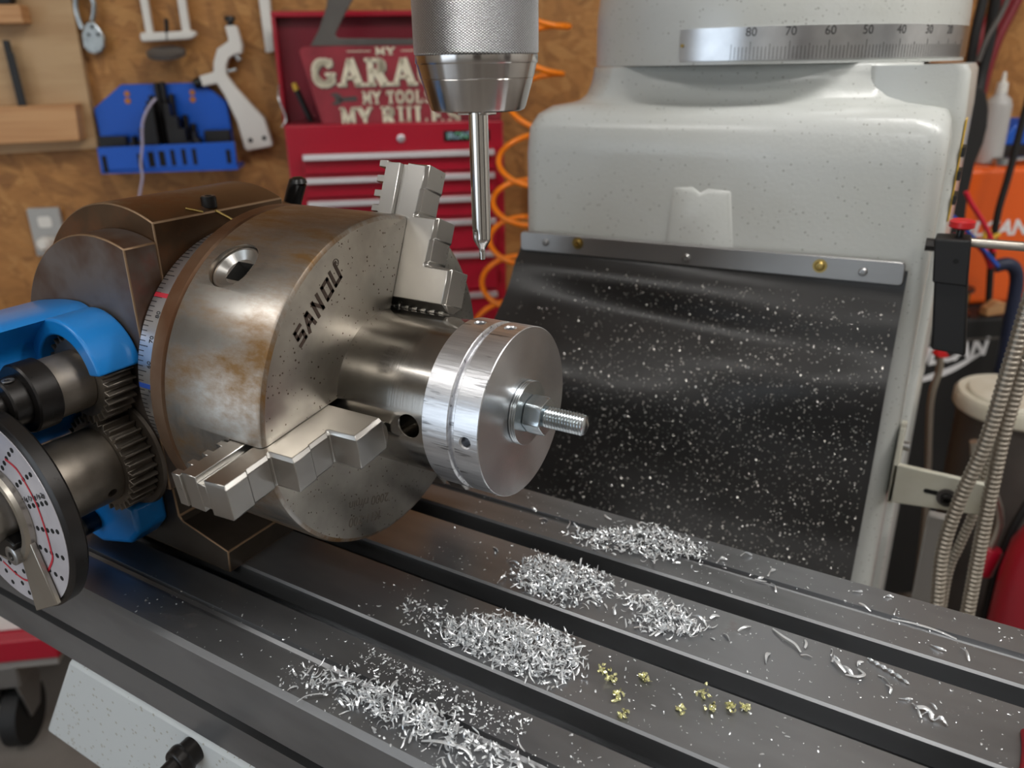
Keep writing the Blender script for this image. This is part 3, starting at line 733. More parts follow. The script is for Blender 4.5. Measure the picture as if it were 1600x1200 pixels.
# pinion socket
kx = Vector((1, 0, 0)); ky = kn.cross(kx)
KM = frame(kc, kx, ky)                     # local z = kx x ky
zsgn = 1 if (KM.to_3x3() @ Vector((0, 0, 1))).dot(kn) > 0 else -1
ps = MB(); ps.lathe([(-0.016 * zsgn, 0.0148), (-0.0035 * zsgn, 0.0148), (-0.0028 * zsgn, 0.0140), (-0.0028 * zsgn, 0.0128), (-0.0062 * zsgn, 0.0085), (-0.0062 * zsgn, 0.001)], 'z', seg=48, M=KM)
pso = ps.build('key_socket', M_JAW, e, label='pinion socket for the chuck key')
sq = Matrix.Rotation(R(-2), 4, 'Z'); cut(pso, [MB().box(-0.0062, 0.0062, -0.0062, 0.0062, -0.03, 0.03, KM @ sq)], 30)
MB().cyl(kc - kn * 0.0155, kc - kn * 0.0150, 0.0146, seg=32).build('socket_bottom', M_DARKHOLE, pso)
# jaws: stepped profile in (r, x), chamfered along the sides
stair = [(0.0505, -0.0070), (0.1310, -0.0070), (0.1310, 0.0080), (0.1175, 0.0080), (0.1168, 0.0070), (0.1030, 0.0070), (0.1024, 0.0060), (0.1006, 0.0060), (0.1003, 0.0072), (0.1000, 0.0216), (0.0880, 0.0216), (0.0874, 0.0206), (0.0745, 0.0206), (0.0738, 0.0196), (0.0722, 0.0196), (0.0718, 0.0208), (0.0712, 0.0372), (0.0505, 0.0372)]
def jawmesh():
    mb = MB(); C_ = 0.0020
    ins = []
    for r, x in stair:
        if x <= -0.0069: ins.append((r, x))
        else: ins.append((r - (C_ * 0.6 if r > 0.0506 else 0), x - C_))
    def lay(pts, v): return [(x, r, v) for r, x in pts]
    mb.layers([lay(ins, -JH), lay(stair, -JH + C_), lay(stair, JH - C_), lay(ins, JH)])
    mb.box(-0.0130, -0.0069, 0.0505, 0.131, -JH + 0.0035, JH - 0.0035)
    mb.box(-0.0235, -0.0130, 0.0505, 0.131, -JH, JH)
    for k in range(9):
        r = 0.0545 + k * 0.0092; mb.box(-0.0295, -0.0234, r, r + 0.0042, -JH + 0.001, JH - 0.001)
    # gripping nose with serrations
    mb.layers([[(x, 0.0506, v) for x, v in ((-0.0235, -JH), (-0.0235, JH), (0.0352, JH), (0.0372, JH - 0.002), (0.0372, -JH + 0.002), (0.0352, -JH))],
               [(x, 0.0463, v) for x, v in ((-0.0235, -0.0030), (-0.0235, 0.0030), (0.0352, 0.0030), (0.0362, 0.0026), (0.0362, -0.0026), (0.0352, -0.0030))]])
    for k in range(9):
        x = -0.022 + k * 0.0064; mb.box(x, x + 0.0036, 0.0448, 0.0464, -0.0034, 0.0034)
    return mb
for i, a in enumerate(JA):
    jm = jawmesh(); jm.v = [tuple(JM(a) @ Vector(p)) for p in jm.v]
    jm.build('jaw', M_JAW, e, smooth=20, bevel=0.0003, bseg=1, label=['stepped jaw pointing to the front', 'stepped jaw standing up at the top', 'stepped jaw hidden behind the sleeve'][i])
# engraved lettering on the chuck face
S0, S1 = Vector((0.0001, -0.0700, 0.1790 - AZ)), Vector((0.0001, -0.0352, 0.2080 - AZ))
dirx = (S1 - S0).normalized(); diry = Vector((1, 0, 0)).cross(dirx)
LT = {'S': [((0.95, 1), (0.1, 1)), ((0.1, 1), (0.1, 0.5)), ((0.1, 0.5), (0.9, 0.5)), ((0.9, 0.5), (0.9, 0)), ((0.9, 0), (0.0, 0))],
      'A': [((0, -0.08), (0.42, 1.0)), ((0.42, 1.0), (0.66, 1.0)), ((0.66, 1.0), (0.95, -0.08)), ((0.25, 0.34), (0.85, 0.34))],
      'N': [((0.08, -0.08), (0.08, 1.05)), ((0.08, 1.0), (0.92, 0.0)), ((0.92, -0.05), (0.92, 1.08))],
      'O': [((0.05, 0), (0.95, 0)), ((0.95, 0), (0.95, 1)), ((0.95, 1), (0.05, 1)), ((0.05, 1), (0.05, 0))],
      'U': [((0.05, 1.08), (0.05, 0)), ((0.05, 0), (0.95, 0)), ((0.95, 0), (0.95, 1.08))]}
LM = frame((S0 + S1) / 2, dirx, diry)
lh, lw, adv, sk, st_ = 0.0078, 0.0062, 0.00935, 0.24, 0.0021
lt = MB(); px_ = -0.0215
for ch, gap in (('S', 0), ('A', 0.0), ('N', 0.0002), ('O', 0.0012), ('U', 0.0)):
    px_ += gap
    for (x0_, y0_), (x1_, y1_) in LT[ch]:
        p0 = Vector((px_ + x0_ * lw + sk * y0_ * lh, (y0_ - 0.5) * lh)); p1 = Vector((px_ + x1_ * lw + sk * y1_ * lh, (y1_ - 0.5) * lh))
        d_ = (p1 - p0).normalized(); n2 = Vector((-d_.y, d_.x)) * st_ / 2; p0 = p0 - d_ * st_ * 0.42; p1 = p1 + d_ * st_ * 0.42
        lt.prism([p0 + n2, p0 - n2, p1 - n2, p1 + n2], -0.00005, 0.00015, 'xy', LM)
    px_ += adv
lt.build('engraved_lettering', M_MARK, e, smooth=0)
text('registered_mark', '\u00ae', 0.0062, M_MARK, e, frame(Vector((0.0001, -0.0348, 0.2135 - AZ)), dirx, diry), 0.0001)
U1_, U2_ = Vector((0.0001, -0.0145, 0.0480 - AZ)), Vector((0.0001, -0.0480, 0.0590 - AZ))
dx2 = (U2_ - U1_).normalized(); dy2 = Vector((1, 0, 0)).cross(dx2)
text('engraved_model', 'K11-200', 0.0085, M_MARKFAINT, e, frame((U1_ + U2_) / 2, dx2, dy2), 0.0001)
text('engraved_speed', '2000 r/min', 0.0085, M_MARKFAINT, e, frame((U1_ + U2_) / 2 - dy2 * 0.0105 + dx2 * -0.002, dx2, dy2), 0.0001)

# ---------------------------------------------------------------- work on the chuck
sl = MB(); sl.lathe([(-0.03, 0.0445), (0.0597, 0.045), (0.0599, 0.044), (0.0599, 0.012), (-0.03, 0.012)], 'x', seg=160, closed=True)
so = sl.build('steel_sleeve', M_SLEEVE, loc=(0, 0, AZ))
ck = MB(); ck.lathe([(-0.07, 0.0085), (-0.0436, 0.0066), (-0.025, 0.0066)], 'y', (0.0498, 0, -0.0002), 40)
ck2 = MB(); ck2.cyl((0.0498, -0.07, -0.0002), (0.0498, -0.024, -0.0002), 0.0066, seg=40)
def cutl(o, cutters, smooth=35):
    e_ = bpy.data.objects.new('tmp', None); COL.objects.link(e_); e_.location = o.location; o.location = (0, 0, 0); o.parent = e_
    cut(o, cutters, smooth); o.parent = None; o.location = e_.location; bpy.data.objects.remove(e_)
ck = MB(); ck.lathe([(-0.0465, 0.0080), (-0.0438, 0.0064)], 'y', (0.0498, 0, -0.0002), 40)
cutl(so, [ck2, ck], 30)
tag(so, 'polished steel sleeve with a cross hole gripped in the chuck', 'sleeve')
e = thing('aluminium_disc', 'thick aluminium disc with a groove round its rim', 'disc', (0.0, 0, AZ))
dm_ = MB(); dm_.lathe([(0.0602, 0.007), (0.0602, 0.0470), (0.0606, 0.0474), (0.0760, 0.0474), (0.0764, 0.0470), (0.0770, 0.0448), (0.0795, 0.0448), (0.0801, 0.0470), (0.0805, 0.0474), (0.0945, 0.0474), (0.0949, 0.0470), (0.0949, 0.007)], 'x', seg=200, closed=True)
do = dm_.build('disc_body', M_ALURIM, e, smooth=30)
cs = []
def radial(x, a, r): 
    n = Vector((0, math.cos(R(a)), math.sin(R(a)))); c = Vector((x, 0, 0))
    cs.append(MB().cyl(c + n * 0.034, c + n * 0.06, r, seg=28)); cs.append(MB().cyl(c + n * 0.0459, c + n * 0.0494, r * 0.85, r * 1.85, seg=28))
for a in (180, 90, 0, 270): radial(0.0872, a, 0.0028); radial(0.0682, a, 0.0028) if a in (90, 0) else None
cut(do, cs, 30)
do.data.materials.append(M_ALUFACE)
for p in do.data.polygons:
    if p.normal.x > 0.9 and p.center.x > 0.0948: p.material_index = 1
# washers, nut, stud
for k, (x, r, lab) in enumerate(((0.0951, 0.0180, 'zinc washer lying flat against the aluminium disc'), (0.09635, 0.0179, 'middle one of the three zinc washers'), (0.0976, 0.0180, 'zinc washer clamped directly under the hex nut'))):
    tag(MB().lathe([(0, 0.0066), (0, r - 0.0003), (0.0003, r), (0.0009, r), (0.0012, r - 0.0003), (0.0012, 0.0066)], 'x', seg=72, closed=True).build('washer', M_ZINC, loc=(x, 0, AZ)), lab, 'washer', 'washers under the nut')
nb = MB()
NX, NL, AF = 0.0990, 0.0104, 0.0188
hexr = []
for x, k in ((0, 0.93), (0.0012, 1.0), (NL - 0.0012, 1.0), (NL, 0.93)):
    ring = []
    for i in range(48):
        t = 2 * PI * i / 48 + R(10); s = (t - R(10)) % (PI / 3) - PI / 6; rr0 = AF / 2 / math.cos(s)
        rr0 = min(rr0, AF / 2 * 1.155 * (k if k < 1 else 1.0)) ; ring.append((x, rr0 * math.cos(t), rr0 * math.sin(t)))
    hexr.append(ring)
nb.layers(hexr)
tag(nb.build('hex_nut', M_ZINC, smooth=25, bevel=0.0003, bseg=1, loc=(NX, 0, AZ)), 'zinc plated hex nut on the threaded stud', 'nut')
th = MB(); rings = []; pitch = 0.00175; L0, L1 = -0.02, 0.1318 - 0.095; seg = 28; steps = int((L1 - L0) / pitch * 10)
for k in range(steps + 1):
    x = L0 + (L1 - L0) * k / steps; ring = []
    for i in range(seg):
        a = 2 * PI * i / seg; ph = (x / pitch - i / seg) % 1.0
        r = 0.0060 - 0.00095 * abs(2 * ph - 1)
        if x > L1 - 0.0012: r = min(r, 0.0058 - (x - L1 + 0.0012) * 0.6)
        ring.append((x, r * math.cos(a), r * math.sin(a)))
    rings.append(ring)
th.layers(rings)
tag(th.build('threaded_stud', M_ZINC, smooth=60, loc=(0.095, 0, AZ)), 'threaded stud sticking out of the nut', 'stud')

# ---------------------------------------------------------------- drill chuck and centre drill
QX = 0.0707
e = thing('drill_chuck', 'bright steel keyless drill chuck with knurled sleeve hanging above the work', 'drill chuck', (QX, 0, 0.2905))
MB().lathe([(0.0258, 0.0294), (0.0264, 0.0299), (0.110, 0.0299), (0.112, 0.0285), (0.125, 0.026), (0.125, 0.01)], 'z', seg=128).build('knurled_sleeve', M_KNURL, e)
MB().lathe([(0.0215, 0.0100), (0.0215, 0.0292), (0.0222, 0.0296), (0.0254, 0.0296), (0.0258, 0.0290)], 'z', seg=128).build('collar_band', M_DRILLCHUCK, e)
MB().lathe([(0.0215, 0.0290), (0.0152, 0.02745), (0.0149, 0.0271), (0.0146, 0.02725), (0.0022, 0.0236), (0.0006, 0.0228), (0.0, 0.0215), (0.0, 0.0090), (0.004, 0.0088)], 'z', seg=128).build('nose_cone', M_DRILLCHUCK, e, smooth=30)
for k in range(3):
    a = R(100 + 120 * k); M = Matrix.Rotation(a, 4, 'Z')
    MB().prism([(0.0047, -0.0034), (0.0105, -0.0034), (0.0105, 0.0034), (0.0047, 0.0034)], -0.0018, 0.010, 'xy', M).build('gripping_jaw', M_BIT, e, bevel=0.0005)
MB().cyl((0, 0, 0.12), (0, 0, 0.19), 0.012, 0.016).build('arbor', M_BIT, e)
e2 = thing('spindle_unit', 'mill spindle unit carrying the drill chuck above the picture', 'machine spindle', (QX, 0, 0.47))
MB().lathe([(0, 0.03), (0.004, 0.034), (0.06, 0.034), (0.06, 0.043), (0.22, 0.043)], 'z', seg=64).build('quill', M_BIT, e2)
MB().prism(rrect(-0.09, 0.09, -0.09, 0.09, 0.05, 8), 0.22, 0.50, 'xy').build('head_casting', M_WHITE, e2, bevel=0.006)
MB().box(-0.08, 0.08, 0.05, 0.45, 0.30, 0.46).build('ram', M_WHITE, e2, bevel=0.01)
bt_ = MB(); rings = []; zs = [0.06, 0.0, -0.0585, -0.0600, -0.0610, -0.0620, -0.0630, -0.0640, -0.0650, -0.0660, -0.0670, -0.0680, -0.0690, -0.0705, -0.0715, -0.0755, -0.0762]
for z in zs:
    ring = []
    r0 = 0.00485 if z > -0.0655 else max(0.0017, 0.00485 - (-0.0655 - z) * 0.62)
    if z < -0.0704: r0 = 0.0017
    if z < -0.0758: r0 = 0.0006
    fd = 0 if z > -0.0590 else min(1, (-0.0590 - z) / 0.003)
    for i in range(48):
        a = 2 * PI * i / 48; ph = (a - R(215) - z * 18) % PI - PI / 2
        notch = math.exp(-(ph / 0.42) ** 2)
        ring.append((r0 * (1 - 0.62 * fd * notch) * math.cos(a), r0 * (1 - 0.62 * fd * notch) * math.sin(a), z))
    rings.append(ring)
bt_.layers(rings)
tag(bt_.build('centre_drill', M_BIT, smooth=40, loc=(QX, 0, 0.2915)), 'slim bright centre drill held in the drill chuck', 'drill bit')

# ---------------------------------------------------------------- swarf on the table
rng = random.Random(11)
def inslot(y):
    for s in SLOTS:
        if s - 0.009 < y < s + 0.0105: return True
    return False
def pile(mb, poly, count, hmax, lmin, lmax, soft=0.004):
    cx = sum(p[0] for p in poly) / len(poly); cy = sum(p[1] for p in poly) / len(poly); n = len(poly); k = 0
    while k < count:
        i = rng.randrange(n); a, b = poly[i], poly[(i + 1) % n]; u = rng.random(); v = math.sqrt(rng.random()) * rng.uniform(0.9, 1.06)
        ex, ey = a[0] + (b[0] - a[0]) * u, a[1] + (b[1] - a[1]) * u
        x, y = cx + (ex - cx) * v + rng.gauss(0, soft), cy + (ey - cy) * v + rng.gauss(0, soft)
        if inslot(y) or y > B - 0.001 or y < F + 0.002: 
            if rng.random() < 0.93: k += 1; continue
            z = -0.024 if inslot(y) else 0.0004
            if not inslot(y): k += 1; continue
        else: z = 0.0003 + hmax * max(0, 1 - v ** 2) * rng.random()
        L = rng.uniform(lmin, lmax)
        if rng.random() < 0.12: L *= 1.7
        chip(mb, (x, y, z + 0.0004), (rng.gauss(0, 0.3), rng.gauss(0, 0.3), 1), L, rng.uniform(0.0007, 0.0015), rng.uniform(0.2, 2.2), rng, 4)
        k += 1
HEAPS = [('heap of bright aluminium swarf on the middle rib between two T-slots', [(0.0702, 0.0251), (0.071, 0.047), (0.0974, 0.054), (0.1296, 0.053), (0.1333, 0.0308), (0.1122, 0.0156), (0.089, 0.0169)], 760, 0.009, 0.0025, 0.0065),
         ('largest heap of aluminium swarf on the front rib', [(0.0551, -0.0395), (0.0704, -0.0212), (0.0987, -0.0107), (0.1326, -0.0106), (0.1482, -0.0288), (0.1368, -0.0465), (0.1069, -0.0499), (0.071, -0.0472)], 1200, 0.010, 0.0025, 0.007),
         ('spread of aluminium swarf along the rear edge of the table', [(0.0801, 0.0850), (0.1063, 0.1060), (0.1383, 0.1250), (0.1692, 0.1166), (0.1740, 0.1003), (0.1337, 0.0855), (0.0987, 0.0799)], 760, 0.006, 0.002, 0.006),
         ('loose swarf trailing off the middle heap', [(0.1348, 0.0423), (0.1659, 0.049), (0.195, 0.035), (0.1850, 0.0240), (0.1618, 0.017)], 260, 0.005, 0.003, 0.008),
         ('strip of pale swarf along the front groove', [(0.0084, -0.1062), (0.027, -0.0978), (0.0779, -0.0943), (0.1352, -0.0980), (0.175, -0.105), (0.1157, -0.1100), (0.0574, -0.1070)], 520, 0.006, 0.0025, 0.008),
         ('small swarf patch at the left of the front heap', [(0.020, -0.030), (0.045, -0.020), (0.062, -0.035), (0.045, -0.047)], 90, 0.003, 0.0015, 0.004)]
for lab, poly, cnt, h, l0, l1 in HEAPS:
    mb = MB(); pile(mb, poly, cnt, h, l0, l1)
    tag(mb.build('swarf_heap', M_CHIP, smooth=0), lab, 'metal swarf', 'swarf on the milling table', 'stuff')
mb = MB()
def scatter(cnt, x0, x1, y0, y1, l0, l1):
    for k in range(cnt):
        x, y = rng.uniform(x0, x1), rng.uniform(y0, y1)
        if inslot(y):
            if rng.random() < 0.75: continue
            z = -0.0245
        else: z = 0.0003
        L = l0 + (l1 - l0) * rng.random() ** 3
        chip(mb, (x, y, z), (0, 0, 1), L, L * rng.uniform(0.3, 0.6), rng.uniform(0.1, 1.8), rng, 3)
scatter(700, 0.0, 0.20, -0.12, 0.125, 0.0006, 0.0032)
scatter(760, 0.16, 0.36, -0.10, 0.125, 0.0006, 0.0026)
scatter(60, -0.14, 0.02, -0.12, -0.075, 0.0008, 0.0028)
scatter(420, 0.03, 0.14, -0.09, -0.072, 0.0008, 0.0035)
scatter(200, 0.0, 0.12, -0.12, -0.10, 0.0006, 0.003)
tag(mb.build('scattered_swarf', M_CHIP, smooth=0), 'fine crumbs of swarf scattered over the whole table top', 'metal swarf', 'swarf on the milling table', 'stuff')
# long single chips that can be picked out one by one
def strand(pts, w, name, label, group, m=M_CHIP, twist=0.0, cat='metal chip'):
    P_ = smoothpath([Vector(p) for p in pts], 6); c = P_[len(P_) // 2].copy(); c.z = 0
    mb = MB(); rings = []
    for k, p in enumerate(P_):
        d = (P_[min(k + 1, len(P_) - 1)] - P_[max(k - 1, 0)]).normalized(); s = d.cross(Vector((0, 0, 1)))
        s = s.normalized() if s.length > 1e-6 else Vector((1, 0, 0)); n = s.cross(d); t = twist * k
        a, b = s * math.cos(t) + n * math.sin(t), n * math.cos(t) - s * math.sin(t)
        ww = w * (0.55 + 0.45 * math.sin(PI * (k + 0.5) / len(P_)))
        rings.append([p - c + a * ww * 0.5, p - c + b * ww * 0.18, p - c - a * ww * 0.5, p - c - b * ww * 0.18])
    mb.layers(rings)
    return tag(mb.build(name, m, smooth=40, loc=c), label, cat, group)
strand([(0.0262, -0.1230, 0.0012), (0.0290, -0.1190, 0.003), (0.0335, -0.1150, 0.0032), (0.0375, -0.1115, 0.0018)], 0.0009, 'metal_strand', 'long thin curved metal strand overhanging the front edge', 'long swarf strands')
strand([(0.2800, 0.0560, 0.001), (0.2860, 0.0530, 0.0016), (0.2940, 0.0500, 0.0016), (0.3015, 0.0462, 0.001)], 0.0024, 'metal_strand', 'tightly ribbed straight chip near the right end of the rear slot', 'long swarf strands', twist=1.1)
strand([(0.2630, 0.0468, 0.001), (0.2665, 0.0420, 0.003), (0.2712, 0.0388, 0.001)], 0.0022, 'metal_strand', 'bent chip with a hook beside the ribbed chip', 'long swarf strands')
strand([(0.2712, 0.0370, 0.001), (0.2770, 0.0375, 0.002), (0.2800, 0.0410, 0.002), (0.2765, 0.0450, 0.001)], 0.0018, 'metal_strand', 'looped chip lying beside the bent hooked chip', 'long swarf strands')
strand([(0.3085, 0.0262, 0.001), (0.3115, 0.0285, 0.0025), (0.3140, 0.0255, 0.001), (0.3170, 0.0275, 0.0025), (0.3205, 0.0250, 0.001)], 0.0018, 'metal_strand', 'curly spring-like chip near the red cloth', 'long swarf strands', twist=0.3)
strand([(0.2290, 0.0550, 0.001), (0.2360, 0.0500, 0.002), (0.2430, 0.0470, 0.002), (0.2470, 0.0430, 0.001)], 0.0018, 'metal_strand', 'slim slanting strand in the middle of the right rib', 'long swarf strands')
strand([(0.2880, 0.1005, -0.001), (0.2990, 0.1010, 0.0), (0.3110, 0.1002, 0.0005), (0.3220, 0.0990, -0.0005)], 0.0020, 'metal_strand', 'flat strand lying in the rear oil groove', 'long swarf strands')
strand([(0.0300, -0.1065, 0.001), (0.0380, -0.1020, 0.004), (0.0450, -0.0985, 0.003)], 0.0020, 'metal_strand', 'pale raised strand at the left end of the front swarf strip', 'long swarf strands')
strand([(0.0660, 0.0135, 0.0005), (0.0672, 0.0200, 0.003), (0.0650, 0.0260, 0.001)], 0.0016, 'metal_strand', 'twisted sliver standing left of the middle heap', 'long swarf strands', twist=0.5)
strand([(0.098, -0.1110, 0.001), (0.108, -0.1090, 0.004), (0.120, -0.1060, 0.003), (0.126, -0.1080, 0.001)], 0.0020, 'metal_strand', 'arched strand crossing the front groove swarf', 'long swarf strands')
for k in range(84):
    x = rng.choice((rng.uniform(0.15, 0.25), rng.uniform(0.13, 0.34), rng.uniform(0.16, 0.33), rng.uniform(0.03, 0.15))); y = rng.choice((rng.uniform(0.018, 0.050), rng.uniform(0.020, 0.052), rng.uniform(0.082, 0.122), rng.uniform(-0.116, -0.075)))
    a = rng.uniform(0, 6.28); L = rng.uniform(0.0045, 0.0105); c, s = math.cos(a), math.sin(a); bnd = rng.uniform(-0.5, 0.5)
    strand([(x - c * L / 2, y - s * L / 2, 0.0007), (x + s * L * bnd * 0.4, y - c * L * bnd * 0.4, 0.0007 + L * rng.uniform(0.05, 0.25)), (x + c * L / 2, y + s * L / 2, 0.0009)], rng.uniform(0.0012, 0.0024), 'curled_chip', 'short curled aluminium chip lying loose on the table between the heaps', 'short curled chips', twist=rng.uniform(0, 0.3))
for x, y in [(0.1573, -0.0236), (0.1772, -0.0178), (0.17, -0.0375), (0.2077, -0.0137), (0.2024, -0.0291), (0.2152, -0.0218), (0.2234, -0.0158), (0.2291, -0.0126), (0.1779, -0.0462), (0.163, -0.028)]:
    mb = MB()
    for k in range(9):
        chip(mb, (rng.gauss(0, 0.0016), rng.gauss(0, 0.0016), rng.uniform(0.0003, 0.0026)), (rng.gauss(0, 0.5), rng.gauss(0, 0.5), 1), rng.uniform(0.003, 0.006), 0.0017, rng.uniform(0.8, 2.6), rng, 5)
    tag(mb.build('oily_chip_clump', M_CHIPY, smooth=40, loc=(x, y, 0)), 'yellowish oily clump of chips on the bare front rib', 'metal chip', 'oily chip clumps')

# red cloth at the right end of the table
rc = MB(); rings = []
for k in range(14):
    t = k / 13; z = 0.0005 + 0.005 * math.sin(t * PI / 2) ; ins = 0.004 * (1 - math.cos(t * PI / 2))
    rings.append([(0.3468 + 0.004 * yy + ins + 0.0012 * math.sin(9 * yy), -0.06 + (0.099 - 2 * ins) * yy + ins, z) for yy in [i / 20 for i in range(21)]] + [(0.50, 0.039 - ins, z), (0.50, -0.06 + ins, z)])
rc.layers(rings)
tag(rc.build('red_cloth', M_REDCLOTH, smooth=50), 'folded red textured cloth at the right end of the table', 'cloth')

# ---------------------------------------------------------------- things on and along the back wall (local x along wall, y into wall)
def wp(pts, u, z): return [(a - u, b - z) for a, b in pts]
e = wthing('tool_board', 'pale plywood tool board with wooden ledges at upper left', 'tool board', -0.80, 0.0, 0.153)
MB().prism(wp([(-1.05, 0.72), (-0.642, 0.72), (-0.643, 0.448), (-0.649, 0.162), (-0.844, 0.156), (-1.05, 0.153)], -0.80, 0.153), -0.02, 0, 'xz').build('plywood_panel', M_WOODPLY, e, bevel=0.001)
for pts, z in (([(-1.04, 0.247), (-0.662, 0.253), (-0.666, 0.182), (-1.04, 0.174)], 0), ([(-1.04, 0.436), (-0.726, 0.438), (-0.725, 0.405), (-1.04, 0.402)], 1)):
    MB().prism(wp(pts, -0.80, 0.153), -0.060, -0.02, 'xz').build('wooden_ledge', M_PINE, e, bevel=0.0015)
for i, pts in enumerate(([(-0.780, 0.375), (-0.769, 0.375), (-0.765, 0.250), (-0.778, 0.250)], [(-0.7685, 0.354), (-0.7615, 0.352), (-0.7585, 0.250), (-0.7655, 0.250)])):
    tag(MB().prism(wp(pts, -0.772, 0.25), -0.007 + 0.004 * i, 0.002, 'xz').build('saw_blade', M_BLACKSTEEL, bevel=0.0006, loc=WP(-0.772, 0.034 + 0.012 * i, 0.25), rotz=WA), ['long black hacksaw blade standing on the wooden ledge', 'shorter black blade standing in front of the longer one'][i], 'blade')
tag(MB().prism(wp([(-0.86, 0.438), (-0.745, 0.438), (-0.738, 0.452), (-0.75, 0.47), (-0.86, 0.47)], -0.8, 0.438), -0.012, 0.012, 'xz').build('black_case', M_BLACKMATT, bevel=0.003, loc=WP(-0.8, 0.042, 0.438), rotz=WA), 'black case lying on the upper wooden ledge', 'case')
# locking pliers
e = wthing('snap_hook', 'silver snap hook hanging beside the plywood board', 'hook', -0.615, 0.012, 0.344)
ph = MB()
outer = [(-0.639, 0.447), (-0.623, 0.470), (-0.606, 0.468), (-0.599, 0.434), (-0.609, 0.417), (-0.602, 0.404)]
ph.tube(smoothpath([(a + 0.615, -0.006, b - 0.344) for a, b in [(-0.634, 0.395), (-0.6385, 0.43), (-0.630, 0.462), (-0.613, 0.468), (-0.603, 0.445), (-0.606, 0.425), (-0.612, 0.41)]], 6), 0.0055, 12)
ph.build('hook_loop', M_ZINC, e)
MB().prism(wp([(-0.622, 0.408), (-0.608, 0.410), (-0.598, 0.395), (-0.592, 0.380), (-0.594, 0.361), (-0.603, 0.350), (-0.618, 0.346), (-0.630, 0.350), (-0.637, 0.362), (-0.636, 0.388)], -0.615, 0.344), -0.014, 0.0, 'xz').build('hook_body', M_ZINC, e, bevel=0.004, bseg=3)
for a, b in ((-0.612, 0.398), (-0.621, 0.384), (-0.603, 0.384)):
    MB().cyl((a + 0.615, -0.0145, b - 0.344), (a + 0.615, -0.0135, b - 0.344), 0.0032, seg=14).build('rivet', M_DARKHOLE, e)
# white steady bracket
e = wthing('edge_clamp', 'white two-legged clamp frame with round grey pad on wall', 'clamp', -0.467, 0.012, 0.342)
MB().prism(wp([(-0.513, 0.60), (-0.497, 0.60), (-0.497, 0.380), (-0.511, 0.380)], -0.467, 0.342), -0.016, -0.002, 'xz').build('leg', M_WHITEPLASTIC, e, bevel=0.002)
MB().prism(wp([(-0.440, 0.60), (-0.424, 0.60), (-0.424, 0.382), (-0.440, 0.380)], -0.467, 0.342), -0.016, -0.002, 'xz').build('leg', M_WHITEPLASTIC, e, bevel=0.002)
MB().prism(wp([(-0.52, 0.386), (-0.414, 0.389), (-0.411, 0.382), (-0.418, 0.376), (-0.427, 0.373), (-0.52, 0.369), (-0.522, 0.378)], -0.467, 0.342), -0.022, -0.001, 'xz').build('cross_bar', M_WHITEPLASTIC, e, bevel=0.003)
pd = MB(); pd.lathe([(0.0, 0.030), (0.003, 0.037), (0.012, 0.038), (0.016, 0.030)], 'z', (-0.004, -0.036, 0.006), 40, Matrix.Rotation(R(14), 4, 'X')); pd.build('pad', M_SIGNDARK, e)
MB().cyl((-0.003, -0.018, 0.03), (0.001, -0.018, 0.07), 0.0042).build('pad_bolt', M_BLACKSTEEL, e)
# white curved arm
e = wthing('curved_arm', 'white curved arm with black knobs hanging on the wall', 'tool arm', -0.345, 0.012, 0.149)
arm = [(-0.353, 0.397), (-0.330, 0.398), (-0.323, 0.36), (-0.326, 0.344), (-0.339, 0.343), (-0.353, 0.336), (-0.361, 0.322), (-0.363, 0.304), (-0.348, 0.279), (-0.316, 0.238), (-0.297, 0.216), (-0.286, 0.163), (-0.289, 0.157), (-0.341, 0.149), (-0.346, 0.155), (-0.354, 0.21), (-0.372, 0.262), (-0.384, 0.287), (-0.414, 0.281), (-0.418, 0.302), (-0.388, 0.309), (-0.385, 0.329), (-0.374, 0.354), (-0.349, 0.369)]
MB().prism(wp(arm, -0.345, 0.149), -0.024, -0.002, 'xz').build('arm_body', M_WHITEPLASTIC, e, bevel=0.003, bseg=3)
for a, b in ((-0.331, 0.171), (-0.302, 0.175)):
    MB().cyl((a + 0.345, -0.0245, b - 0.149), (a + 0.345, -0.0235, b - 0.149), 0.0048, seg=16).build('screw_hole', M_DARKHOLE, e)
MB().cyl((-0.343 + 0.345, -0.013, 0.396 - 0.149), (-0.343 + 0.345, -0.013, 0.408 - 0.149), 0.0065).build('knob_stem', M_BLACKGLOSS, e)
MB().cyl((-0.343 + 0.345, -0.013, 0.406 - 0.149), (-0.343 + 0.345, -0.013, 0.416 - 0.149), 0.0115, 0.010).build('knob', M_BLACKGLOSS, e, bevel=0.001)
MB().cyl((-0.413 + 0.345, -0.013, 0.291 - 0.149), (-0.431 + 0.345, -0.013, 0.2865 - 0.149), 0.0110, 0.0105).build('knob', M_BLACKGLOSS, e, bevel=0.001)
MB().cyl((-0.340 + 0.345, -0.013, 0.345 - 0.149), (-0.334 + 0.345, -0.013, 0.331 - 0.149), 0.0060).build('clamp_screw', M_CLAMPBAR, e)
MB().cyl((-0.366 + 0.345, -0.013, 0.309 - 0.149), (-0.342 + 0.345, -0.013, 0.314 - 0.149), 0.0035).build('guide_pin', M_ZINC, e)
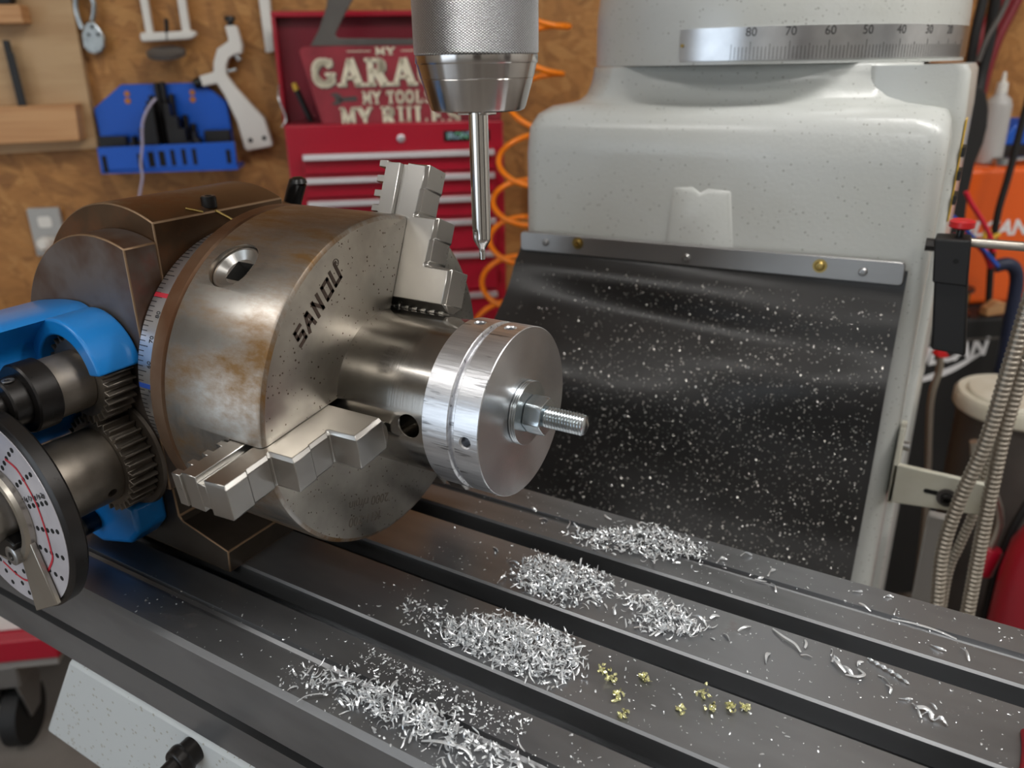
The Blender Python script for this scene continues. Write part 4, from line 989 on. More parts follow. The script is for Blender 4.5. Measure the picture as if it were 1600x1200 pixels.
# blue clamping kit rack
e = wthing('clamp_rack', 'blue plastic rack screwed to the wall', 'rack', -0.505, 0.0, 0.117)
bt2 = [(-0.642, 0.242), (-0.58, 0.288), (-0.426, 0.289), (-0.401, 0.273), (-0.373, 0.25), (-0.372, 0.118), (-0.640, 0.115)]
MB().prism(wp(bt2, -0.505, 0.117), -0.018, 0, 'xz').build('back_plate', M_BLUEPLASTIC, e, bevel=0.002)
MB().box(-0.626 + 0.505, -0.354 + 0.505, -0.090, -0.018, 0.0, 0.008).build('tray_floor', M_BLUEPLASTIC, e)
tf = MB().prism(wp([(-0.6255, 0.169), (-0.3540, 0.1735), (-0.3555, 0.1240), (-0.627, 0.117)], -0.505, 0.117), -0.090, -0.082, 'xz').build('tray_front', M_BLUEPLASTIC, e, bevel=0.002)
for u, z, w, h in ((-0.615, 0.136, 0.009, 0.034), (-0.545, 0.140, 0.010, 0.030), (-0.523, 0.143, 0.012, 0.030), (-0.5015, 0.144, 0.012, 0.030), (-0.480, 0.145, 0.008, 0.032), (-0.458, 0.146, 0.008, 0.032), (-0.437, 0.146, 0.008, 0.032), (-0.369, 0.144, 0.009, 0.028)):
    MB().box(u - w / 2 + 0.505, u + w / 2 + 0.505, -0.0908, -0.0895, z - h / 2 - 0.117, z + h / 2 - 0.117).build('tray_slot', M_DARKHOLE, tf)
for u in (-0.5705, -0.440):
    MB().cyl((u + 0.505, -0.020, 0.270 - 0.117), (u + 0.505, -0.0175, 0.270 - 0.117), 0.0055, seg=16).build('rack_screw', M_COPPER, e); MB().cyl((u - 0.001 + 0.505, -0.020, 0.256 - 0.117), (u - 0.001 + 0.505, -0.0175, 0.256 - 0.117), 0.006, seg=16).build('rack_screw', M_COPPER, e)
# black step blocks and studs standing in the rack
def stepblock(u, z0, w, h, flip, lab, n=0.052):
    k = 5; pts = [(0, 0)]
    for i in range(k): pts += [(w * i / k, h * (i + 1) / k), (w * (i + 1) / k, h * (i + 1) / k)]
    pts += [(w, 0)]
    if flip: pts = [(w - a, b) for a, b in pts]
    tag(MB().prism(pts, -0.016, 0.016, 'xz').build('step_block', M_STEPBLACK, bevel=0.0006, loc=WP(u, n, z0), rotz=WA), lab, 'step block', 'step blocks in the blue rack')
stepblock(-0.568, 0.126, 0.058, 0.130, False, 'tall black step block left of the centre studs in the rack')
stepblock(-0.490, 0.126, 0.058, 0.124, True, 'tall black step block right of the centre studs in the rack')
stepblock(-0.582, 0.128, 0.028, 0.060, False, 'small black step block at left in the rack', 0.0655)
stepblock(-0.437, 0.128, 0.028, 0.066, True, 'small black step block at right in the rack', 0.066)
for i, (u, h) in enumerate(((-0.521, 0.140), (-0.507, 0.164), (-0.495, 0.166), (-0.481, 0.142), (-0.460, 0.100), (-0.446, 0.082), (-0.533, 0.118))):
    o = MB().cyl((0, 0, 0), (0, 0, h), 0.0058, seg=14).build('clamp_stud', M_STEPBLACK, bevel=0.001, loc=WP(u, 0.027, 0.126), rotz=WA)
    tag(o, ['fourth', 'third tallest', 'tallest', 'fifth', 'sixth', 'rightmost shortest', 'leftmost'][i].replace('fourth', 'second from left').replace('fifth', 'third from right').replace('sixth', 'second from right') + ' black threaded stud standing in the blue rack', 'stud', 'studs in the blue rack')
for i, (u0, u1, z1) in enumerate(((-0.632, -0.577, 0.188), (-0.420, -0.370, 0.195))):
    tag(MB().box(-(u1 - u0) / 2, (u1 - u0) / 2, -0.012, 0.012, 0, z1 - 0.126).build('strap_clamp', M_STEPBLACK, bevel=0.002, loc=WP((u0 + u1) / 2, 0.045, 0.126), rotz=WA), ['wide black strap clamp at the left end of the rack', 'wide black strap clamp at the right end of the rack'][i], 'clamp')
cp = smoothpath([WP(u, n, z) for u, n, z in [(-0.493, 0.095, 0.262), (-0.506, 0.105, 0.246), (-0.516, 0.11, 0.229), (-0.524, 0.11, 0.209), (-0.530, 0.11, 0.173), (-0.539, 0.11, 0.138), (-0.541, 0.11, 0.109), (-0.552, 0.11, 0.076), (-0.561, 0.11, 0.035), (-0.57, 0.11, -0.06), (-0.57, 0.11, -0.3)]], 5)
c0 = cp[-1].copy(); tag(MB().tube([p - c0 for p in cp], 0.0026, 10).build('thin_cable', M_CABLEWHITE, loc=c0), 'thin pale lilac cable hanging in front of the blue rack', 'cable')
# white level / rail
tag(MB().prism(wp([(-0.283, 0.60), (-0.256, 0.60), (-0.261, 0.347), (-0.279, 0.345)], -0.27, 0.345), -0.024, 0, 'xz').build('white_rail', M_WHITEPLASTIC, bevel=0.002, loc=WP(-0.27, 0.006, 0.345), rotz=WA), 'white upright rail hanging left of the red tool chest', 'rail')
# outlet
e = wthing('wall_outlet', 'grey wall outlet with white plug at far left', 'outlet', -0.79, 0, -0.02)
MB().prism(rrect(-0.033, 0.033, -0.045, 0.060, 0.004, 3), -0.012, 0, 'xz').build('cover_plate', M_GREYPLASTIC, e, bevel=0.002)
for dz in (0.03, -0.015): MB().prism(rrect(-0.014, 0.014, dz - 0.012, dz + 0.012, 0.006, 3), -0.0135, -0.011, 'xz').build('socket_face', M_WHITEPLASTIC, e)
tag(MB().lathe([(0, 0.010), (-0.008, 0.016), (-0.022, 0.015), (-0.030, 0.008)], 'y', seg=24).build('plug', M_WHITEPLASTIC, loc=WP(-0.793, 0.0145, -0.035), rotz=WA), 'white plug pushed into the wall outlet', 'plug')

# red tool chest
e = wthing('tool_chest', 'red tool chest with open lid and aluminium drawer pulls', 'tool chest', -0.02, 0.15, -0.35)
z0 = 0.35
MB().box(-0.207, 0.209, -0.10, 0.10, 0, 0.213 + z0).build('chest_body', M_RED, e, bevel=0.003)
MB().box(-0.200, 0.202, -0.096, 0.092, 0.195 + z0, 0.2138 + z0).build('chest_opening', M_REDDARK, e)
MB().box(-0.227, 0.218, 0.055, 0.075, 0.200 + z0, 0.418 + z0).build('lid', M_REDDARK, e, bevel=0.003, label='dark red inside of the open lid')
lr = MB(); lr.box(-0.227, 0.218, 0.030, 0.055, 0.408 + z0, 0.418 + z0); lr.box(-0.227, -0.220, 0.030, 0.055, 0.205 + z0, 0.408 + z0); lr.box(0.211, 0.218, 0.030, 0.055, 0.205 + z0, 0.408 + z0)
lr.build('lid_rim', M_RED, e, bevel=0.001)
DR = [(0.162, 0.122), (0.118, 0.078), (0.074, 0.032), (0.028, -0.035), (-0.039, -0.12), (-0.124, -0.20)]
for i, (zt, zb) in enumerate(DR):
    d = MB().box(-0.178, 0.190, -0.110, -0.09, zb + z0, zt + z0).build('drawer', M_RED, e, bevel=0.002)
    p = MB(); p.prism([(-0.1105, zt + z0 - 0.003), (-0.122, zt + z0 - 0.001), (-0.124, zt + z0 - 0.012), (-0.119, zt + z0 - 0.014), (-0.1105, zt + z0 - 0.011)], -0.176, 0.188, 'yz'); p.build('drawer_pull', M_ALUPULL, d, bevel=0.001)
MB().lathe([(-0.100, 0.0075), (-0.105, 0.0075), (-0.106, 0.006), (-0.106, 0.002)], 'y', (0.010, 0, 0.184 + z0), 24).build('lock', M_ALUPULL, e)
bd = MB().box(0.092, 0.182, -0.1025, -0.0995, 0.176 + z0, 0.196 + z0).build('badge', M_BLACKGLOSS, e, bevel=0.001, label='black maker badge')
text('badge_lettering', 'IRONTON', 0.0165, mat('badge_print', (170, 205, 225), 0.3, 0.3, c2=(130, 220, 160), vs=60), bd, frame(Vector((0.137, -0.1030, 0.186 + z0)), (1, 0, 0), (0, 0, 1)), 0.0003, offset=0.0004, wide=1.02)
wr = MB(); wr.tube(smoothpath([(-0.213, -0.06, 0.285 + z0), (-0.214, -0.075, 0.26 + z0), (-0.204, -0.085, 0.225 + z0), (-0.212, -0.09, 0.21 + z0)], 5), 0.0016, 8); wr.build('lid_stay', M_ZINC, e)
MB().box(-0.212, -0.206, -0.06, 0.0, 0.10 + z0, 0.13 + z0).build('side_handle', M_ALUPULL, e, bevel=0.002)
# work bench that carries the chest
e = wthing('work_bench', 'bench under the red tool chest', 'bench', 0.0, 0.2, FLOOR)
MB().box(-0.5, 0.6, -0.2, 0.19, 0.53, 0.58).build('bench_top', M_PINE, e, bevel=0.004)
for x in (-0.45, 0.55):
    for y in (-0.16, 0.15): MB().box(x - 0.03, x + 0.03, y - 0.03, y + 0.03, 0, 0.53).build('leg', M_PINE, e, bevel=0.002)
# garage sign standing on the chest
e = wthing('garage_sign', 'weathered red sign with cream lettering propped on the chest', 'sign', -0.01, 0.235, 0.205)
sp = [(-0.186, 0.343), (-0.179, 0.350), (0.048, 0.357), (0.190, 0.358), (0.186, 0.206), (-0.157, 0.2135), (-0.182, 0.321)]
MB().prism(wp(sp, -0.01, 0.205), -0.006, 0.0, 'xz').build('sign_plate', M_SIGNRED, e, bevel=0.0015)
hd = MB(); hd.prism(wp([(-0.165, 0.351), (-0.147, 0.378), (-0.129, 0.417), (-0.121, 0.454), (-0.075, 0.476), (-0.070, 0.445), (-0.101, 0.399), (-0.118, 0.371), (-0.114, 0.364), (0.043, 0.3615), (0.185, 0.3615), (0.185, 0.350), (0.047, 0.350)], -0.01, 0.205), -0.007, 0.001, 'xz'); hd.build('sign_handle', M_SIGNDARK, e, bevel=0.0015, label='dark grey handle shape')
def arc_(cx, cy, rx_, ry_, a0, a1, k=10): return [(cx + rx_ * math.cos(R(a0 + (a1 - a0) * i / k)), cy + ry_ * math.sin(R(a0 + (a1 - a0) * i / k))) for i in range(k + 1)]
def sf(x, y, w=0.44): return ([(x - w / 2, y), (x + w / 2, y)], 0.13)
SLAB = {'G': [(arc_(0.5, 0.5, 0.38, 0.40, 42, 330, 16), 0.23), ([(0.55, 0.45), (1.0, 0.45)], 0.13), ([(0.84, 0.10), (0.84, 0.47)], 0.22), ([(0.82, 0.70), (0.82, 0.98)], 0.14)],
        'A': [([(0.12, 0.03), (0.48, 0.97)], 0.16), ([(0.50, 0.97), (0.84, 0.03)], 0.27), ([(0.25, 0.32), (0.72, 0.32)], 0.12), sf(0.10, 0.065, 0.38), sf(0.86, 0.065, 0.44)],
        'R': [([(0.22, 0.02), (0.22, 0.98)], 0.26), ([(0.2, 0.925), (0.5, 0.925)] + arc_(0.52, 0.73, 0.26, 0.195, 90, -90, 8) + [(0.2, 0.535)], 0.15), (arc_(0.52, 0.73, 0.24, 0.15, 70, -70, 6), 0.22), ([(0.5, 0.52), (0.80, 0.04)], 0.27), sf(0.20, 0.065), sf(0.14, 0.935, 0.3), sf(0.86, 0.065, 0.34)],
        'E': [([(0.25, 0.02), (0.25, 0.98)], 0.27), ([(0.06, 0.93), (0.92, 0.93)], 0.14), ([(0.25, 0.5), (0.68, 0.5)], 0.13), ([(0.06, 0.07), (0.92, 0.07)], 0.14), ([(0.86, 0.99), (0.86, 0.70)], 0.12), ([(0.86, 0.01), (0.86, 0.30)], 0.12), ([(0.64, 0.62), (0.64, 0.38)], 0.1)],
        'M': [([(0.14, 0.02), (0.14, 0.98)], 0.18), ([(0.86, 0.02), (0.86, 0.98)], 0.22), ([(0.16, 0.96), (0.5, 0.22)], 0.2), ([(0.5, 0.22), (0.84, 0.96)], 0.16), sf(0.13, 0.065, 0.34), sf(0.86, 0.065, 0.38), sf(0.10, 0.935, 0.28), sf(0.90, 0.935, 0.28)],
        'Y': [([(0.14, 0.97), (0.5, 0.45)], 0.24), ([(0.86, 0.97), (0.5, 0.45)], 0.18), ([(0.5, 0.5), (0.5, 0.02)], 0.25), sf(0.5, 0.065, 0.46), sf(0.12, 0.935, 0.36), sf(0.87, 0.935, 0.34)],
        'T': [([(0.5, 0.02), (0.5, 0.98)], 0.26), ([(0.05, 0.92), (0.95, 0.92)], 0.15), ([(0.10, 0.98), (0.10, 0.66)], 0.12), ([(0.90, 0.98), (0.90, 0.66)], 0.12), sf(0.5, 0.065, 0.5)],
        'O': [(arc_(0.5, 0.5, 0.37, 0.40, 0, 360, 18), 0.22)],
        'L': [([(0.27, 0.02), (0.27, 0.98)], 0.27), ([(0.06, 0.07), (0.92, 0.07)], 0.14), ([(0.86, 0.01), (0.86, 0.36)], 0.12), sf(0.27, 0.935, 0.46)],
        'S': [(arc_(0.5, 0.72, 0.30, 0.20, 20, 270, 9) + arc_(0.5, 0.28, 0.33, 0.20, 90, -160, 9), 0.2), ([(0.80, 0.98), (0.80, 0.70)], 0.11), ([(0.16, 0.02), (0.16, 0.30)], 0.11)],
        'U': [([(0.22, 0.97), (0.22, 0.33)] + arc_(0.5, 0.33, 0.28, 0.25, 180, 360, 9) + [(0.78, 0.97)], 0.21), sf(0.2, 0.935, 0.42), sf(0.8, 0.935, 0.38)]}
def stext(word, u, z, h, wl, m=M_SIGNCREAM, off=0.0):
    for lay, (mm, ox, oz, d0, d1) in enumerate(((M_SIGNDARK, 0.05, -0.05, -0.0064, -0.0059), (m, 0, 0, -0.0069, -0.0062))):
        mb = MB(); x = u + 0.01 - sum((wl * 1.13 if c != ' ' else wl * 0.5) for c in word) / 2
        for c in word:
            if c == ' ': x += wl * 0.5; continue
            for pts, t in SLAB[c]:
                for (ax, ay), (bx_, by) in zip(pts, pts[1:]):
                    p0, p1 = Vector((x + (ax + ox) * wl, z - 0.205 + (ay - 0.5 + oz) * h)), Vector((x + (bx_ + ox) * wl, z - 0.205 + (by - 0.5 + oz) * h))
                    d_ = (p1 - p0).normalized(); n2 = Vector((-d_.y, d_.x)); tt = t * (wl * abs(n2.x) + h * abs(n2.y) * 0.95) / 2
                    ex = tt * 0.35 if len(pts) > 2 else 0
                    mb.prism([p0 - d_ * ex + n2 * tt, p0 - d_ * ex - n2 * tt, p1 + d_ * ex - n2 * tt, p1 + d_ * ex + n2 * tt], d0, d1, 'xz')
            x += wl * 1.13
        mb.build('sign_lettering' if lay else 'letter_shadow', mm, e, smooth=0)
stext('MY', -0.028, 0.341, 0.0135, 0.017)
stext('GARAGE', -0.0195, 0.3045, 0.050, 0.0435)
stext('MY TOOLS', -0.010, 0.2595, 0.024, 0.0160)
stext('MY RULES', -0.005, 0.2245, 0.037, 0.0275)
for u in (-0.078, 0.022): MB().box(u + 0.01 - 0.022, u + 0.01 + 0.022, -0.0066, -0.006, 0.3405 - 0.205, 0.3420 - 0.205).build('sign_rule', M_SIGNCREAM, e)
wq = MB()
wq.prism([(-0.112, 0.2605 - 0.205), (-0.078, 0.2625 - 0.205), (-0.078, 0.2535 - 0.205), (-0.112, 0.2525 - 0.205)], -0.0066, -0.006, 'xz'); wq.prism([(-0.113 + 0.011 * math.cos(R(a)), 0.0515 + 0.011 * math.sin(R(a))) for a in range(150, 520, 20)][::1] if False else [(-0.128, 0.062), (-0.119, 0.056), (-0.1185, 0.049), (-0.128, 0.044), (-0.115, 0.0415), (-0.106, 0.046), (-0.106, 0.059), (-0.115, 0.0645)], -0.0066, -0.006, 'xz')
wq.build('wrench_symbol', M_SIGNDARK, e)
# bottles and bits in the chest lid
e = wthing('marker_pen', 'dark marker pen standing at the left of the sign', 'pen', -0.195, 0.165, 0.2135)
mp = MB(); mp.cyl((0.010, 0, 0), (-0.012, 0.0, 0.06), 0.006); mp.build('pen_barrel', M_BLACKGLOSS, e); MB().cyl((-0.012, 0, 0.06), (-0.0165, 0, 0.073), 0.0058, 0.0045).build('pen_cap', M_YELLOWTAPE, e)
# orange coiled air hose
cq = []
spine = smoothpath([Vector((0.262, 0.42, 0)), Vector((0.250, 0.36, 0)), Vector((0.236, 0.26, 0)), Vector((0.214, 0.14, 0)), Vector((0.200, 0.055, 0)), Vector((0.190, -0.03, 0)), Vector((0.166, -0.13, 0)), Vector((0.142, -0.25, 0))], 40)
turns = 8.0
for k, p in enumerate(spine):
    a = -(2 * PI * turns * k / (len(spine) - 1) + 0.6)
    cq.append(WP(p.x + 0.046 * math.cos(a), 0.335 + 0.046 * math.sin(a), p.y - 0.0150 * math.sin(a)))
c0 = cq[-1].copy(); tag(MB().tube([p - c0 for p in cq], 0.0052, 10).build('coiled_hose', M_ORANGE, smooth=60, loc=c0), 'orange coiled air hose hanging between tool chest and column', 'air hose')
tag(MB().prism(rrect(-0.02, 0.02, -0.036, 0.036, 0.008, 4), -0.03, 0.0, 'xz').build('switch_box', M_BLACKMATT, bevel=0.003, loc=WP(0.300, 0.006, 0.035), rotz=WA), 'small black switch box on the wall behind the orange hose', 'switch')

# rolling cabinet at lower left
e = wthing('rolling_cabinet', 'white rolling cabinet with red base rail at lower left', 'cabinet', -0.98, 0.28, FLOOR)
zf = -FLOOR
MB().box(-0.25, 0.245, -0.25, 0.2, zf - 0.655, zf - 0.20).build('cabinet_body', M_WHITEPLASTIC, e, bevel=0.004)
MB().box(-0.26, 0.285, -0.28, 0.22, zf - 0.703, zf - 0.655).build('base_rail', M_RED, e, bevel=0.004)
MB().box(-0.25, 0.275, -0.27, 0.21, zf - 0.725, zf - 0.703).build('under_frame', M_GREYPAINT, e, bevel=0.002)
for x, y in ((0.160, -0.225), (-0.2, -0.225), (0.160, 0.17), (-0.2, 0.17)):
    c = MB().box(x - 0.035, x + 0.035, y - 0.04, y + 0.04, zf - 0.775, zf - 0.725).build('caster_plate', M_CLAMPBAR, e, bevel=0.004)
    fk = MB(); fk.prism([(-0.035, 0), (0.035, 0), (0.045, -0.04), (0.018, -0.09), (-0.018, -0.09)], -0.026, -0.021, 'yz', Matrix.Translation((x, y, zf - 0.775))); fk.prism([(-0.035, 0), (0.035, 0), (0.045, -0.04), (0.018, -0.09), (-0.018, -0.09)], 0.021, 0.026, 'yz', Matrix.Translation((x, y, zf - 0.775)))
    fk.build('caster_fork', M_CLAMPBAR, c, bevel=0.001)
    MB().lathe([(-0.017, 0.045), (-0.015, 0.062), (0.015, 0.062), (0.017, 0.045)], 'x', (x, y, 0.0622), 40).build('caster_wheel', M_BLACKMATT, c)

# ---------------------------------------------------------------- fittings on the right of the column
e = thing('column_bracket', 'cream angle bracket with a slotted hole on the column side', 'bracket', (0.268, 0.40, -0.086))
def lb(pts): return [(x - 0.268, z + 0.086) for x, z in pts]
MB().prism(lb([(0.2665, -0.0440), (0.3420, -0.0458), (0.3450, -0.0770), (0.2665, -0.0850)]), -0.003, 0.003, 'xz').build('bracket_plate', M_CREAM, e, bevel=0.0012)
MB().prism([(-0.003, 0.000), (0.030, 0.000), (0.030, 0.074), (0.010, 0.074), (-0.003, 0.044)], -0.0015, 0.0035, 'yz').build('bracket_flange', M_CREAM, e, bevel=0.001)
MB().cyl((0.0466, -0.0035, 0.0196), (0.0466, -0.0048, 0.0196), 0.0088).build('washer', M_SIGNDARK, e)
MB().lathe([(-0.0048, 0.0052), (-0.0095, 0.0052), (-0.0100, 0.0045), (-0.0100, 0.0024), (-0.0070, 0.0022)], 'y', (0.0466, 0, 0.0196), 24).build('cap_screw', M_BLACKSTEEL, e)
MB().prism(rrect(0.0270, 0.0400, 0.0195, 0.0240, 0.002, 3), -0.0034, -0.0029, 'xz').build('slot', M_DARKHOLE, e)
MB().lathe([(0.0035, 0.0045), (0.009, 0.0045)], 'x', (0, 0.020, 0.052), 16).build('mount_screw', M_CLAMPBAR, e)
tag(MB().box(-0.0125, 0.0125, -0.006, 0.006, 0, -0.112 - FLOOR).build('grey_post', M_GREYPAINT, bevel=0.002, loc=(0.3160, 0.446, FLOOR)), 'flat grey post standing behind the cream bracket', 'post')
e = thing('stop_block', 'black stop block with red thumb knob on column side', 'stop block', (0.272, 0.388, 0.077))
def lb2(pts): return [(x - 0.272, z - 0.077) for x, z in pts]
MB().prism(lb2([(0.2690, 0.1725), (0.2925, 0.1735), (0.3060, 0.0775), (0.2800, 0.0790)]), -0.012, 0.012, 'xz').build('block_body', M_BLACKMATT, e, bevel=0.002)
MB().prism(lb2([(0.2680, 0.1735), (0.2940, 0.1745), (0.2975, 0.1370), (0.2720, 0.1375)]), -0.0145, 0.0145, 'xz').build('block_head', M_BLACKMATT, e, bevel=0.0015)
MB().cyl((0.0130, 0, 0.095), (0.0135, 0, 0.107), 0.0030).build('knob_stem', M_BLACKGLOSS, e)
MB().lathe([(0.104, 0.007), (0.1055, 0.0095), (0.110, 0.0095), (0.1115, 0.0075)], 'z', (0.0135, 0, 0), 28).build('thumb_knob', mat('red_plastic', (214, 40, 44), 0.35), e, label='red thumb knob')
MB().cyl((0.014, -0.0146, 0.080), (0.014, -0.0140, 0.080), 0.0022, seg=14).build('set_screw_hole', M_DARKHOLE, e)
MB().cyl((-0.010, -0.006, 0.090), (0.0, -0.006, 0.090), 0.0055, seg=8).build('side_screw', M_BLACKSTEEL, e)
MB().cyl((0.018, 0.0, 0.0935), (0.30, 0.0, 0.0935), 0.0038).build('guide_rod', M_SILVER, e, label='silver guide rod')
def ribtube(name, pts, r, label, group, m=M_CONDUIT):
    P_ = smoothpath(pts, 10); tot = []; L = 0
    for a, b in zip(P_, P_[1:]): tot.append(L); L += (b - a).length
    tot.append(L); pitch = 0.0046; n = int(L / pitch) * 4; path = []; rad = []; j = 0
    for k in range(n + 1):
        s = L * k / n
        while j < len(P_) - 2 and tot[j + 1] < s: j += 1
        f = (s - tot[j]) / max(1e-9, tot[j + 1] - tot[j]); path.append(P_[j].lerp(P_[j + 1], min(1, f))); rad.append(r * (1.0 if k % 4 in (0, 1) else 0.86))
    c = path[-1].copy(); mb = MB(); mb.tube([p - c for p in path], r, 14, radii=rad)
    return tag(mb.build(name, m, smooth=25, loc=c), label, 'conduit', group)
ribtube('flexible_conduit', [(0.339, 0.362, 0.36), (0.341, 0.36, 0.1551), (0.3396, 0.36, 0.1294), (0.3365, 0.36, 0.0755), (0.3321, 0.36, 0.0115), (0.3229, 0.36, -0.0462), (0.3183, 0.36, -0.1), (0.3228, 0.36, -0.1608), (0.328, 0.36, -0.26)], 0.0060, 'ribbed metal conduit crossing in front of the cream bracket', 'ribbed conduits')
ribtube('flexible_conduit', [(0.354, 0.38, 0.36), (0.3513, 0.38, 0.1043), (0.3478, 0.38, 0.0762), (0.3448, 0.38, 0.0177), (0.3452, 0.38, -0.0376), (0.3467, 0.38, -0.1026), (0.3487, 0.38, -0.1683), (0.3504, 0.38, -0.27)], 0.0062, 'rightmost ribbed metal conduit hanging beside the bracket', 'ribbed conduits')
ribtube('flexible_conduit', [(0.344, 0.405, 0.33), (0.3423, 0.42, 0.0064), (0.3396, 0.42, -0.0799), (0.3338, 0.42, -0.1239), (0.3292, 0.42, -0.1622), (0.3335, 0.42, -0.25)], 0.0045, 'thinnest ribbed conduit half hidden behind the other two', 'ribbed conduits')
def wtube(name, pts, r, m, label, cat, group=None, seg=12):
    P_ = smoothpath([WP(*p) for p in pts], 7); c = P_[-1].copy()
    return tag(MB().tube([p - c for p in P_], r, seg).build(name, m, smooth=60, loc=c), label, cat, group)
wtube('grey_cable', [(0.7829, 0.80, -0.110), (0.7873, 0.80, -0.1353), (0.7831, 0.80, -0.187), (0.8009, 0.80, -0.3077), (0.8155, 0.80, -0.4262), (0.84, 0.80, -0.8), (0.84, 0.82, -0.92)], 0.0052, M_CONDUIT, 'slim grey cable rising behind the cream bracket', 'cable')
tg2 = wthing('cable_clip', 'small red clip on the tip of the grey cable', 'clip', 0.783, 0.80, -0.112)
MB().prism([(-0.010, 0.004), (-0.004, 0.012), (0.004, 0.010), (0.013, 0.0), (0.004, -0.002), (-0.006, 0.0)], -0.006, 0.006, 'xz').build('clip_body', mat('red_clip_plastic', (196, 24, 30), 0.4), tg2, bevel=0.001)
# black power source and orange welder standing on it
e = wthing('welding_cart', 'black welding cart box with slanted white lettering', 'welding cart', 1.02, 0.32, FLOOR)
zb = -0.165
MB().box(-0.16, 0.165, -0.18, 0.2, 0.12, zb - FLOOR).build('cart_body', M_BLACKMATT, e, bevel=0.006)
MB().box(-0.145, 0.15, -0.183, -0.178, zb - FLOOR - 0.045, zb - FLOOR - 0.040).build('trim_line', M_SIGNDARK, e)
text('cart_lettering', 'VULCAN', 0.050, M_WHITEPRINT, e, frame(Vector((0.002, -0.1815, -0.236 - FLOOR)), (0.97, 0, 0.12), (-0.12, 0, 0.97)), 0.0004, shear=0.25, offset=0.0018, wide=0.93)
sw = MB(); P_ = smoothpath([Vector((-0.075, -0.1815, -0.296 - FLOOR)), Vector((-0.02, -0.1815, -0.283 - FLOOR)), Vector((0.03, -0.1815, -0.268 - FLOOR)), Vector((0.085, -0.1815, -0.238 - FLOOR))], 6); A = []
for k, p in enumerate(P_):
    w = 0.007 * math.sin(PI * (k + 1) / (len(P_) + 2)); A.append([p + Vector((0, 0, w)), p - Vector((0, 0, w)), p + Vector((0, 0.002, -w)), p + Vector((0, 0.002, w))])
sw.layers(A); sw.build('swoosh_mark', M_WHITEPRINT, e, smooth=0)
for x in (-0.13, 0.135):
    for y in (-0.14, 0.16):
        MB().lathe([(-0.02, 0.05), (-0.018, 0.06), (0.018, 0.06), (0.02, 0.05)], 'x', (x, y, 0.0605), 32).build('wheel', M_SIGNDARK, e)
e = wthing('welder', 'orange welder housing with pale lettering at right edge', 'welder', 1.14, 0.24, zb)
MB().box(-0.10, 0.26, -0.18, 0.2, 0.0, 0.278).build('welder_case', M_ORANGEWELD, e, bevel=0.012, bseg=3)
text('welder_lettering', 'VULCAN', 0.042, M_WHITEPRINT, e, frame(Vector((-0.012, -0.1806, 0.158)), (1, 0, 0), (0, 0, 1)), 0.0004, shear=0.15, offset=0.0014, wide=1.08)
wtube('black_cable', [(1.13, 0.46, 0.30), (1.12, 0.46, 0.115), (1.113, 0.46, 0.03), (1.120, 0.46, -0.06), (1.135, 0.46, -0.16)], 0.0065, M_BLACKMATT, 'thick black cable hanging down the front of the orange welder', 'cable')
wtube('blue_black_cable', [(1.062, 0.54, -0.05), (1.085, 0.55, -0.045), (1.105, 0.55, -0.075), (1.110, 0.55, -0.16), (1.115, 0.55, -0.26), (1.12, 0.55, -0.45)], 0.012, mat('dark_navy_rubber', (34, 42, 66), 0.5), 'thick navy cable looping below the guide rod', 'cable')
wtube('red_wire', [(0.93, 0.60, 0.100), (0.944, 0.60, 0.080), (0.972, 0.60, 0.048), (0.998, 0.60, 0.012), (1.005, 0.60, -0.006)], 0.0040, mat('red_wire_sheath', (210, 34, 60), 0.4), 'red wire slanting down beside the yellow tape', 'wire', seg=10)
wtube('red_wire', [(0.925, 0.57, 0.006), (0.945, 0.57, 0.016), (0.970, 0.57, 0.016), (1.010, 0.57, -0.012), (1.030, 0.57, -0.042)], 0.0055, bpy.data.materials['red_wire_sheath'], 'thicker red wire bundle below the slanting red wire', 'wire', seg=10)
wtube('blue_wire', [(0.930, 0.58, 0.055), (0.950, 0.58, 0.038), (0.985, 0.58, 0.008), (1.015, 0.58, -0.020), (1.035, 0.58, -0.038)], 0.0035, mat('blue_wire_sheath', (30, 84, 190), 0.4), 'blue wire crossing behind the red thumb knob', 'wire', seg=10)
for i, (u, z) in enumerate(((1.058, -0.012), (1.078, -0.018))):
    e = wthing('spring_clip', ['left yellow spring clip on the silver rod', 'right yellow spring clip on the silver rod'][i], 'clip', u, 0.50, z, 'yellow clips')
    MB().prism([(0, 0), (0.004, 0), (0.006, 0.012), (0.016, 0.018), (0.014, 0.022), (0.002, 0.018)], -0.003, 0.003, 'xz').build('clip_body', M_YELLOWTAPE, e, bevel=0.0008)
e = wthing('wire_reel', 'small reel with brass windings on the welding cart', 'reel', 1.055, 0.462, zb)
MB().lathe([(0, 0.032), (0.006, 0.032), (0.006, 0.022), (0.05, 0.022), (0.05, 0.032), (0.056, 0.032)], 'z', seg=32).build('reel_core', M_BLACKGLOSS, e)
MB().lathe([(0.010, 0.0225), (0.012, 0.026), (0.046, 0.026), (0.048, 0.0225)], 'z', seg=32).build('winding', M_BRASS, e)
tag(MB().prism([(-0.022, 0), (0.018, 0.004), (0.022, 0.024), (0.0, 0.030), (-0.020, 0.016)], -0.012, 0.012, 'xz').build('wood_chunk', M_PINE, bevel=0.003, loc=WP(1.125, 0.485, zb + 0.001), rotz=WA), 'tan wooden chunk lying on the welding cart', 'wood block')
